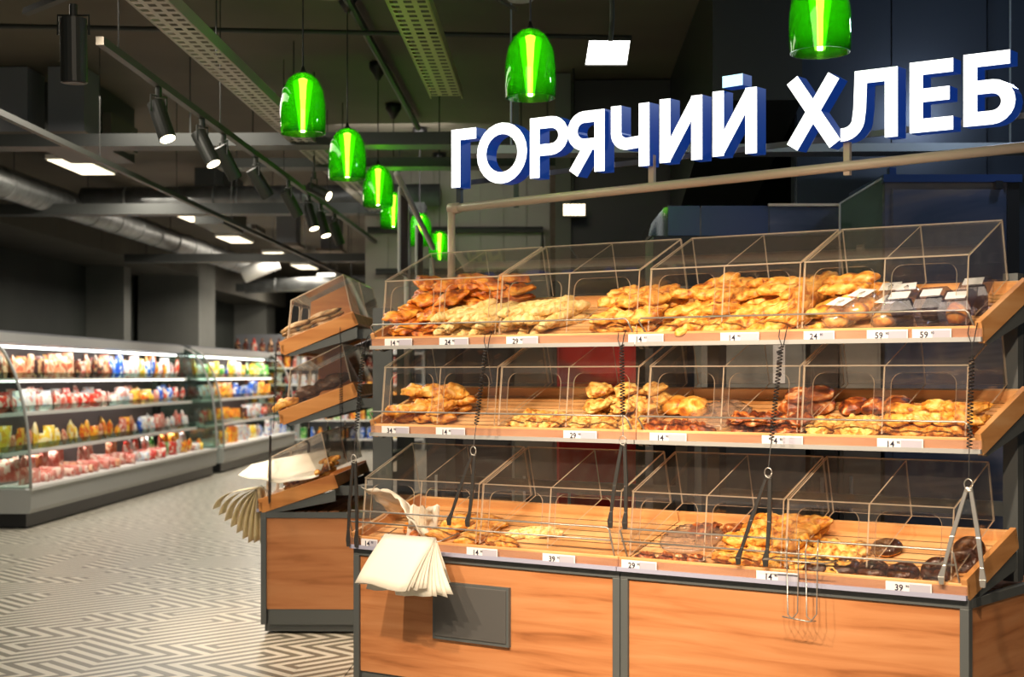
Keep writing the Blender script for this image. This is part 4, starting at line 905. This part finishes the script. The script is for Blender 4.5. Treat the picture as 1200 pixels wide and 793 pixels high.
# LED floods
rt = thing('flood_lamp', 'square white LED flood lamp hanging between the sign and a green lamp', 'lamp', (.455, 6.9, 3.1))
Y = 6.9; g = lambda u, v: ((u-U0)/FPX*Y, H+(V0-v)*Y/FPX)
c0 = g(712, 58); mbf = MB(lambda a, b, c: Vector((c0[0]+a, Y+b*.0+ .10*c/.1*1.0+b, c0[1]+c)))
x, z = c0
MB().add([(x-.105, Y, z-.07), (x+.09, Y-.0, z-.07), (x+.115, Y+.10, z+.065), (x-.082, Y+.10, z+.065)], [(0, 1, 2, 3)]).build('led_face', [mat('flood_face', (1, 1, 1), .5, emit=(1, .96, .9), es=5)], rt)
MB().add([(x-.11, Y+.006, z-.075), (x+.095, Y+.006, z-.075), (x+.12, Y+.106, z+.07), (x-.087, Y+.106, z+.07), (x-.08, Y+.09, z-.04), (x+.07, Y+.09, z-.04), (x+.09, Y+.14, z+.09), (x-.06, Y+.14, z+.09)],
   [(0, 1, 2, 3), (4, 5, 6, 7), (0, 1, 5, 4), (1, 2, 6, 5), (2, 3, 7, 6), (3, 0, 4, 7)]).build('housing', [m_track], rt)
MB().tube([(x+.02, Y+.1, z+.06), (x+.03, Y+.12, z+.16), (x+.03, Y+.12, 4.15)], .012, 8).build('hanger_arm', [m_track], rt)
rt = thing('flood_lamp', 'small bright LED grid lamp on the black wall behind the pipe rail', 'lamp', (.5, 12.0, 2.98)); Y = 12.0
for k in range(6): MB().box(.425+k*.031, .45+k*.031, Y, Y+.02, 2.925, 3.02).build('led_bar', [m_led], rt)
MB().box(.415, .615, Y+.021, Y+.08, 2.915, 3.03).build('housing', [m_track], rt); MB().tube([(.51, Y+.05, 3.03), (.51, Y+.05, 4.15)], .01, 6).build('hanger_rod', [m_track], rt)
# dome fixture at the top edge, sprinkler clutter
p = at(385, -14, 3.9); rt = thing('ceiling_dome', 'brown shallow dome fixture cut by the top edge of the view', 'ceiling fixture', p)
MB().lathe([(0, -.06), (.10, -.05), (.17, -.01), (.19, .05), (0, .05)], 24).build('dome', [mat('dull_brown', (.16, .07, .045), .5)], None, smooth=True).parent = rt
MB().tube([(0, 0, .05), (0, 0, .25)], .02, 8).build('stem', [m_track], None).parent = rt
p = at(610, -8, 3.85); rt = thing('camera_housing', 'grey dome and cables above the right green lamp', 'ceiling fixture', p)
MB().lathe([(0, -.05), (.07, -.045), (.12, 0), (.13, .07), (0, .07)], 20).build('dome', [m_lgrey], None, smooth=True).parent = rt
MB().tube([(-.12, 0, .05), (-.16, 0, -.02), (-.08, 0, -.07), (-.02, 0, -.10)], .012, 6).build('cable', [m_track], None).parent = rt
MB().tube([(0, 0, .07), (0, 0, .3)], .02, 8).build('stem', [m_track], None).parent = rt
for k, (v, z) in enumerate(((27, 4.0), )):
    a = at(0, 24, z); b = at(1000, 24, z); a2 = at(0, 26, z)
    o = MB().tube([(-5.5, a.y, z), (.85, a.y+.5, z)], .018, 8, raw=True).build('conduit', [m_track]); tag(o, 'thin dark conduit crossing under the ceiling near the top', 'pipe')
o = MB().tube([at(405, -5, 4.05), at(490, 150, 4.05)], .03, 8, raw=True).build('mounting_bar', [m_track]); tag(o, 'dark bar under the ceiling carrying the lamp canopies', 'mounting bar')

# ================================================================= CHILLED CASES
XF, XB = -5.52, -6.62
def case(y0, y1, which, z_top=2.08):
    rt = thing('chilled_case', f'{which} open chilled case with white shelves and curved glass ends', 'refrigerated case', R(XF, y0, 0))
    MB(R).box(XB, XF-.06, y0+.03, y1-.03, 0.01, .155).build('plinth', [m_black], rt)
    MB(R).prism([(XB, .155), (XF-.02, .155), (XF, .20), (XF, .40), (XF-.06, .405), (XB, .405)], y0, y1, axis=1).build('base', [m_lgrey], rt)
    MB(R).box(XF-.02, XF+.012, y0, y1, .395, .43).build('bumper', [m_white], rt)
    MB(R).box(XB, XB+.05, y0, y1, .405, z_top).build('back_panel', [mat('case_back', (.10, .055, .05), .5)], rt)
    MB(R).box(XB+.05, XF-.07, y0+.03, y1-.03, .405, .43).build('deck', [m_white], rt)
    MB(R).prism([(XB, z_top-.02), (XF-.58, z_top-.14), (XF-.54, z_top-.12), (XF-.54, z_top+.0), (XF-.62, z_top+.02), (XB, z_top+.04)], y0, y1, axis=1).build('canopy', [m_mgrey], rt)
    MB(R).box(XF-.535, XF-.53, y0, y1, z_top-.11, z_top-.01).build('fascia_strip', [m_rackl], rt)
    MB(R).tube([(XF-.64, y0+.3, z_top-.155), (XF-.64, y1-.1, z_top-.155)], .014, 8).build('led_tube', [m_ledw], rt)
    zs = (.77, 1.19, 1.56)
    for z, d in zip(zs, (.32, .40, .48)):
        sh_ = MB(R).box(XB+.05, XF-d, y0+.03, y1-.03, z-.025, z).build('shelf', [m_white], rt)
        MB(R).box(XF-d, XF-d+.008, y0+.03, y1-.03, z-.035, z+.008).build('ticket_strip', [m_white], sh_)
        MB(R).box(XF-d-.015, XF-d-.010, y0+.03, y1-.03, z+.0, z+.075).build('clear_fence', [m_glass], sh_)
    curve = [(XF-.56, z_top-.02)]+[(XF-.56+.56*math.sin(a)**1.0, .42+(z_top-.46)*math.cos(a)**.9) for a in [i*math.pi/2/12 for i in range(0, 13)]]
    for k, y in enumerate((y0, y1)):
        e = MB(R).prism([(XB, .42)]+[(XB, z_top-.02)]+curve, y-.006, y+.006, axis=1).build('glass_end', [m_glass], rt)
        MB(R).tube([(a, y, b) for a, b in curve], .016, 8).build('end_trim', [m_lgrey], e, smooth=True)
    for i, (z, p) in enumerate(((z_top-.17, 17), (1.53, 11), (1.16, 11), (.73, 12))):
        l = light('AREA', 'case_light', R(XF-.45, (y0+y1)/2, z), p*(y1-y0)/8, (1, .97, .88), R(XF-.95, (y0+y1)/2, z-.6), .12, (y1-y0)*.95)
        dirv = (R(XF-.95, (y0+y1)/2, z-.6)-R(XF-.45, (y0+y1)/2, z)).normalized(); yv = R.b; xv = yv.cross(-dirv)
        mt = Matrix((xv, yv, -dirv)).transposed(); l.rotation_euler = mt.to_euler()
    return rt
case(15.0, 23.25, 'long')
case(23.75, 30.2, 'second, farther')
# product kinds: all low-poly, shared meshes
def packmat(name, cols, sc=20, rough=.35):
    m = mat(name, rough=rough); nt = m.node_tree; tc = N(m, 'ShaderNodeTexCoord'); oi = N(m, 'ShaderNodeObjectInfo'); ad = N(m, 'ShaderNodeVectorMath', operation='ADD'); mu = N(m, 'ShaderNodeMath', operation='MULTIPLY'); mu.inputs[1].default_value = 91
    nt.links.new(oi.outputs['Random'], mu.inputs[0]); nt.links.new(tc.outputs['Object'], ad.inputs[0]); nt.links.new(mu.outputs[0], ad.inputs[1])
    vo = N(m, 'ShaderNodeTexVoronoi'); vo.inputs['Scale'].default_value = sc; nt.links.new(ad.outputs[0], vo.inputs['Vector']); sp_ = N(m, 'ShaderNodeSeparateColor'); nt.links.new(vo.outputs['Color'], sp_.inputs[0])
    n = len(cols); r = ramp(m, [(i/n, c) for i, c in enumerate(cols)]); r.color_ramp.interpolation = 'CONSTANT'
    nt.links.new(sp_.outputs[0], r.inputs[0]); nt.links.new(r.outputs[0], nt.nodes['Principled BSDF'].inputs['Base Color']); return m
PM = {'pink meat': packmat('meat_pack', [(.75, .30, .24), (.62, .14, .10), (.85, .62, .52), (.7, .25, .2)]), 'red': packmat('red_pack', [(.62, .04, .03), (.75, .1, .05), (.8, .6, .5)]),
      'orange': packmat('orange_pack', [(.9, .35, .03), (.95, .55, .08), (.75, .15, .03)]), 'yellow': packmat('yellow_pack', [(.95, .7, .08), (.9, .5, .05), (.95, .85, .5)]),
      'blue': packmat('blue_pack', [(.03, .10, .55), (.05, .2, .7), (.7, .75, .85)]), 'white': packmat('white_pack', [(.8, .8, .76), (.85, .82, .75), (.7, .35, .3), (.6, .65, .75)]),
      'green': packmat('green_pack', [(.05, .30, .06), (.2, .5, .1), (.7, .8, .5)]), 'dark': packmat('dark_pack', [(.12, .03, .02), (.25, .06, .04), (.06, .03, .03), (.5, .3, .15)]), 'sausage': packmat('sausage_pack', [(.50, .12, .06), (.68, .28, .14), (.80, .50, .32)])}
def pillow(w, d, h, m_):
    mb = MB(); V = [(-w/2, 0, 0), (w/2, 0, 0), (w/2, 0, h), (-w/2, 0, h)]
    n = 4; P = []
    for j in range(n+1):
        for i in range(n+1):
            a, b = i/n, j/n; bul = d/2*math.sin(a*math.pi)**.6*math.sin(b*math.pi)**.6
            P.append((w*(a-.5), bul, h*b)); 
    o = len(P); P += [(p[0], -p[1], p[2]) for p in P]
    F = []
    for j in range(n):
        for i in range(n):
            q = (j*(n+1)+i, j*(n+1)+i+1, (j+1)*(n+1)+i+1, (j+1)*(n+1)+i); F += [q, tuple(x+o for x in q)]
    return mb.add(P, F).mesh('food_pack', [m_], smooth=True)
def boxm(w, d, h, m_): return MB().box(-w/2, w/2, -d/2, d/2, 0, h*.94).box(-w/2*.96, w/2*.96, -d/2*.9, d/2*.9, h*.94, h).mesh('food_box', [m_])
def botm(r, h, m_): return MB().lathe([(0, 0), (r, 0), (r, h*.6), (r*.4, h*.78), (r*.38, h*.96), (r*.45, h*.97), (r*.45, h), (0, h)], 10).mesh('bottle', [m_], smooth=False)
def logm(l, r, m_): return MB().tube([(0, -l/2, r), (0, -l*.42, r), (0, l*.42, r), (0, l/2, r)], r, 8).mesh('sausage', [m_], smooth=True)
PK = {}
def pk(kind, col, w, d, h):
    key = (kind, col, round(w, 2), round(h, 2))
    if key not in PK:
        PK[key] = {'food_pack': lambda: pillow(w, d, h, PM[col]), 'food_box': lambda: boxm(w, d, h, PM[col]), 'bottle': lambda: botm(w/2, h, PM[col]), 'sausage': lambda: logm(h, w/2, PM[col])}[kind]()
    return PK[key]
def put(kind, col, w, d, h, loc, rz, label, tx=0, group=None):
    o = link(kind, pk(kind, col, w, d, h)); o.location = loc; o.rotation_euler = (tx, 0, rz); tag(o, label, {'food_pack': 'food pack', 'food_box': 'food box', 'bottle': 'bottle', 'sausage': 'sausage'}[kind], group); return o
SH = [(.77, .32), (1.19, .40), (1.56, .48)]; SHN = ['lowest', 'middle', 'top']
def fill(y0, y1, n, z, xs, cols, where, hmin, hmax, kinds=('food_pack',), rows=1, wmul=1.05):
    st = (y1-y0)/n
    for r in range(rows):
        for k in range(n):
            q = k/n; opts = cols(q); col = random.choice(opts); kind = random.choice(kinds); h = random.uniform(hmin, hmax)
            w = st*random.uniform(.85, wmul); y = y0+(k+.5)*st
            lab = f'{col} {kind.replace("_", " ")} {where}, {ORD[min(k, len(ORD)-1)]} from left' + (', rear row' if r else '')
            if kind == 'sausage': put(kind, col, round(w*.5, 2), .1, .26, R(xs-.14-r*.2, y, z), math.radians(90)+random.uniform(-.3, .3)+RZ, lab)
            else: put(kind, col, round(w, 2), .09, round(h*(1.12 if r else 1), 2), R(xs-.09-r*.17-random.uniform(0, .05), y, z), Q+RZ+random.uniform(-.4, .4), lab, random.uniform(-.2, .1))
def c_top(q): return ['orange', 'dark', 'sausage'] if q < .35 else (['sausage', 'pink meat', 'dark'] if q < .55 else (['white', 'yellow', 'blue'] if q < .8 else ['red', 'orange', 'white']))
def c_mid(q): return ['pink meat', 'white', 'red'] if q < .6 else (['yellow', 'pink meat', 'white', 'orange'] if q < .8 else ['blue', 'blue', 'red'])
def c_low(q): return ['orange', 'yellow', 'sausage'] if q < .35 else (['pink meat', 'sausage', 'orange'] if q < .6 else ['red', 'blue', 'white', 'pink meat'])
def c_deck(q): return ['pink meat', 'sausage', 'pink meat'] if q < .5 else (['pink meat', 'red', 'white'] if q < .7 else (['green', 'red'] if q < .8 else ['orange', 'yellow', 'white']))
fill(15.3, 23.1, 34, 1.56, XF-.48, c_top, 'on the long case top shelf', .20, .33, wmul=1.3, rows=2)
fill(15.3, 23.1, 34, 1.19, XF-.40, c_mid, 'on the long case middle shelf', .15, .26, wmul=1.3, rows=2)
fill(15.3, 23.1, 34, .77, XF-.32, c_low, 'on the long case lowest shelf', .17, .31, wmul=1.3)
fill(15.3, 23.1, 36, .43, XF-.10, c_deck, 'on the long case deck', .14, .22, wmul=1.35, kinds=('food_pack', 'sausage'))
fill(15.4, 23.0, 36, .45, XF-.30, c_deck, 'on the long case rear deck', .24, .31, wmul=1.35, kinds=('food_pack', 'sausage'))
fill(24.0, 30.0, 16, 1.56, XF-.48, lambda q: ['white', 'yellow', 'blue', 'green'] if q < .6 else ['yellow', 'green', 'red'], 'on the second case top shelf', .22, .34, kinds=('food_pack', 'food_box'))
fill(24.0, 30.0, 16, 1.19, XF-.40, lambda q: ['orange', 'white'] if q < .4 else (['blue', 'white'] if q < .7 else ['yellow', 'orange']), 'on the second case middle shelf', .2, .3, kinds=('food_pack', 'food_box'))
fill(24.0, 30.0, 16, .77, XF-.32, lambda q: ['orange', 'white', 'red'] if q < .5 else ['white', 'red', 'dark'], 'on the second case lowest shelf', .2, .3, kinds=('food_pack', 'food_box'))
fill(24.0, 30.0, 16, .43, XF-.12, lambda q: ['yellow', 'orange', 'white'] if q < .6 else ['white', 'blue', 'yellow'], 'on the second case deck', .2, .3, kinds=('food_pack', 'food_box'))
# back shelving facing the camera
bs = thing('back_shelving', 'tall back shelving with bottles on top, facing the aisle beyond the second case', 'shelving', R(-6.9, 31.0, 0)); ZS = (2.10, 1.78, 1.42, 1.02, .66, .25)
BX0, BX1 = -7.05, -2.9
MB(R).box(BX0, BX1, 31.45, 31.5, 0, 2.5).build('back_panel', [m_mgrey], bs)
for x in (BX0, -5.6, -4.3, BX1): MB(R).box(x-.03, x+.03, 31.0, 31.45, 0, 2.12).build('side_panel', [m_lgrey], bs)
for z in ZS:
    MB(R).box(BX0, BX1, 30.98, 31.45, z-.04, z).build('shelf', [m_white], bs)
for i, z in enumerate(ZS):
    n = 22
    for k in range(n):
        x = BX0+.12+(BX1-BX0-.2)*k/n; q = k/n
        if i == 0: kind, col = 'bottle', random.choice(['dark', 'dark', 'red']) if q < .5 else random.choice(['red', 'white', 'dark'])
        else: kind = random.choice(['food_box', 'food_pack', 'bottle']); col = random.choice(['red', 'dark', 'pink meat', 'white', 'orange'] if i < 4 else ['blue', 'white', 'yellow', 'orange', 'green'])
        put(kind, col, .13, .1, .30 if i == 0 else .24, R(x, 31.1, z), RZ, f'{col} {kind.replace("_", " ")} on the {["top", "second", "third", "fourth", "fifth", "lowest"][i]} board of the back shelving, {ORD[k]} from left')
light('AREA', 'shelf_light', R(-5, 30.2, 3.4), 60, NEUT, R(-5, 31.2, 1), .4, 3)

# ================================================================= KITCHEN BEHIND THE STAND
m_oven = noisy('blue_steel_reflections', [(.35, (.05, .07, .13)), (.5, (.09, .10, .16)), (.66, (.22, .18, .17))], (1.0, 1.0, 2.2), rough=.25, metal=.3, dist=1.5)  # brown and blue reflections put into the steel colour
m_redp = mat('red_enamel', (.50, .010, .010), .4); m_bglow = mat('navy_trim_reflection', (.015, .04, .14), .25)
Y = 8.1; fx = lambda u: (u-U0)/FPX*Y; fz = lambda v: H+(V0-v)*Y/FPX
ov = thing('proofing_oven', 'tall dark blue steel oven with painted reflections behind the right end of the stand', 'oven', (fx(1110), Y, 0))
MB().box(fx(1037), fx(1180), Y, Y+.8, .05, fz(214)).build('body', [m_oven], ov); MB().box(fx(1034), fx(1196), Y-.03, Y+.8, fz(214), fz(205)).build('top_trim', [m_bglow], ov)
MB().box(fx(1180), fx(1194), Y-.01, Y+.8, .05, fz(214)).build('side_jamb', [m_black], ov); MB().box(fx(1046), fx(1175), Y-.012, Y, .3, fz(222)).build('door', [m_oven], ov)
MB().box(fx(1164), fx(1172), Y-.05, Y-.01, fz(222), fz(213)).build('hinge', [m_black], ov); MB().box(fx(1048), fx(1056), Y+.1, Y+.16, fz(205), fz(193)).build('flue', [m_bglow], ov)
gp = thing('glass_screen', 'green-tinted glass screen left of the tall oven', 'glass screen', (fx(1010), Y, 1.5))
m_gs = clear('green_tint_glass', (.35, .5, .38), .05, 2.0, base=(.25, .4, .22), basefac=.25)
MB().prism([(fx(985), fz(330)), (fx(985), fz(238)), (fx(1035), fz(208)), (fx(1035), fz(330))], Y+.02, Y+.03, axis=1).build('pane', [m_gs], gp)
MB().tube([(fx(985), Y+.02, fz(330)), (fx(985), Y+.02, fz(238)), (fx(1035), Y+.02, fz(208))], .006, 6).build('edge_strip', [m_lgrey], gp)
MB().box(fx(990), fx(1034), Y+.1, Y+.6, .0, fz(330)).build('pedestal', [m_mgrey], gp)
hd = thing('warming_cabinet', 'low glazed cabinet with painted blue reflections and chamfered left end, behind the top trays', 'cabinet', (fx(860), Y+.5, 0)); Y = 8.9
MB().prism([(fx(760), fz(276)), (fx(763), fz(262)), (fx(778), fz(243)), (fx(783), fz(243)), (fx(783), fz(276))], Y, Y+.5, axis=1).build('chamfered_end', [m_gs], hd)
for k, (a, b) in enumerate(((783, 820), (822, 900), (902, 985))): MB().box(fx(a), fx(b), Y, Y+.02, fz(276), fz(241)).build('pane', [m_bglow if k < 2 else m_oven], hd)  # blue reflection of the glass put into the pane colours
MB().box(fx(783), fx(985), Y+.02, Y+.5, fz(276), fz(243)).build('carcass', [m_oven], hd); MB().box(fx(765), fx(985), Y-.02, Y+.5, 0, fz(277)).build('counter_body', [m_dark], hd)
MB().box(fx(900), fx(982), Y-.03, Y, fz(242), fz(239)).build('trim_strip', [m_pipe], hd)
def slabthing(name, lab, cat, u0, u1, v0, v1, Y, m_, dep=.4, door=None):
    fx = lambda u: (u-U0)/FPX*Y; fz = lambda v: max(0, H+(V0-v)*Y/FPX)
    rt = thing(name, lab, cat, (fx((u0+u1)/2), Y, 0)); MB().box(fx(u0), fx(u1), Y, Y+dep, fz(v1), fz(v0)).build('body', [m_], rt)
    MB().box(fx(u0)+.02, fx(u1)-.02, Y-.012, Y, fz(v1)+.04, fz(v0)-.04).build('door', [door or m_], rt)
    MB().box(fx(u0)+.05, fx(u0)+.065, Y-.04, Y-.012, (fz(v0)+fz(v1))/2-.1, (fz(v0)+fz(v1))/2+.1).build('handle', [m_rackl], rt)
slabthing('red_cabinet', 'dark red cabinet seen through the trays at the middle of stand', 'cabinet', 655, 745, 396, 800, 8.2, m_redp)
slabthing('steel_cabinet', 'pale grey cabinet seen through the covers right of the red one', 'cabinet', 822, 944, 380, 800, 8.0, mat('grey_door', (.20, .205, .20), .5))
slabthing('steel_cabinet', 'narrow dark brown-grey cabinet behind the right half of stand', 'cabinet', 950, 982, 380, 800, 8.0, mat('brown_door', (.05, .04, .035), .5))
slabthing('steel_cabinet', 'beige-grey cabinet behind the right trays', 'cabinet', 984, 1032, 380, 800, 8.05, mat('beige_door', (.22, .20, .175), .5), dep=.02)
slabthing('tool_rack', 'dark rack of kitchen gear behind the left trays', 'rack', 500, 600, 395, 800, 8.6, m_dark)
slabthing('steel_cabinet', 'grey-green cabinet left of the red cabinet', 'cabinet', 603, 652, 395, 800, 8.5, mat('greengrey_door', (.10, .105, .09), .5))
# notice strip hanging behind middle bin six
rt = thing('notice_strip', 'white hanging notice strip with small dark marks behind the middle tray', 'notice', (1.5, 7.97, 1.6)); Y = 7.982
MB().box((906-600)/FPX*Y, (920-600)/FPX*Y, Y, Y+.004, H+(V0-449)*Y/FPX, H+(V0-404)*Y/FPX).build('strip', [m_card], rt)
for k in range(3): MB().box((910-600)/FPX*Y, (916-600)/FPX*Y, Y-.002, Y-.0005, H+(V0-(414+k*13))*Y/FPX, H+(V0-(411+k*13))*Y/FPX).build('mark', [m_ink], rt)
print('objects', len(bpy.data.objects))
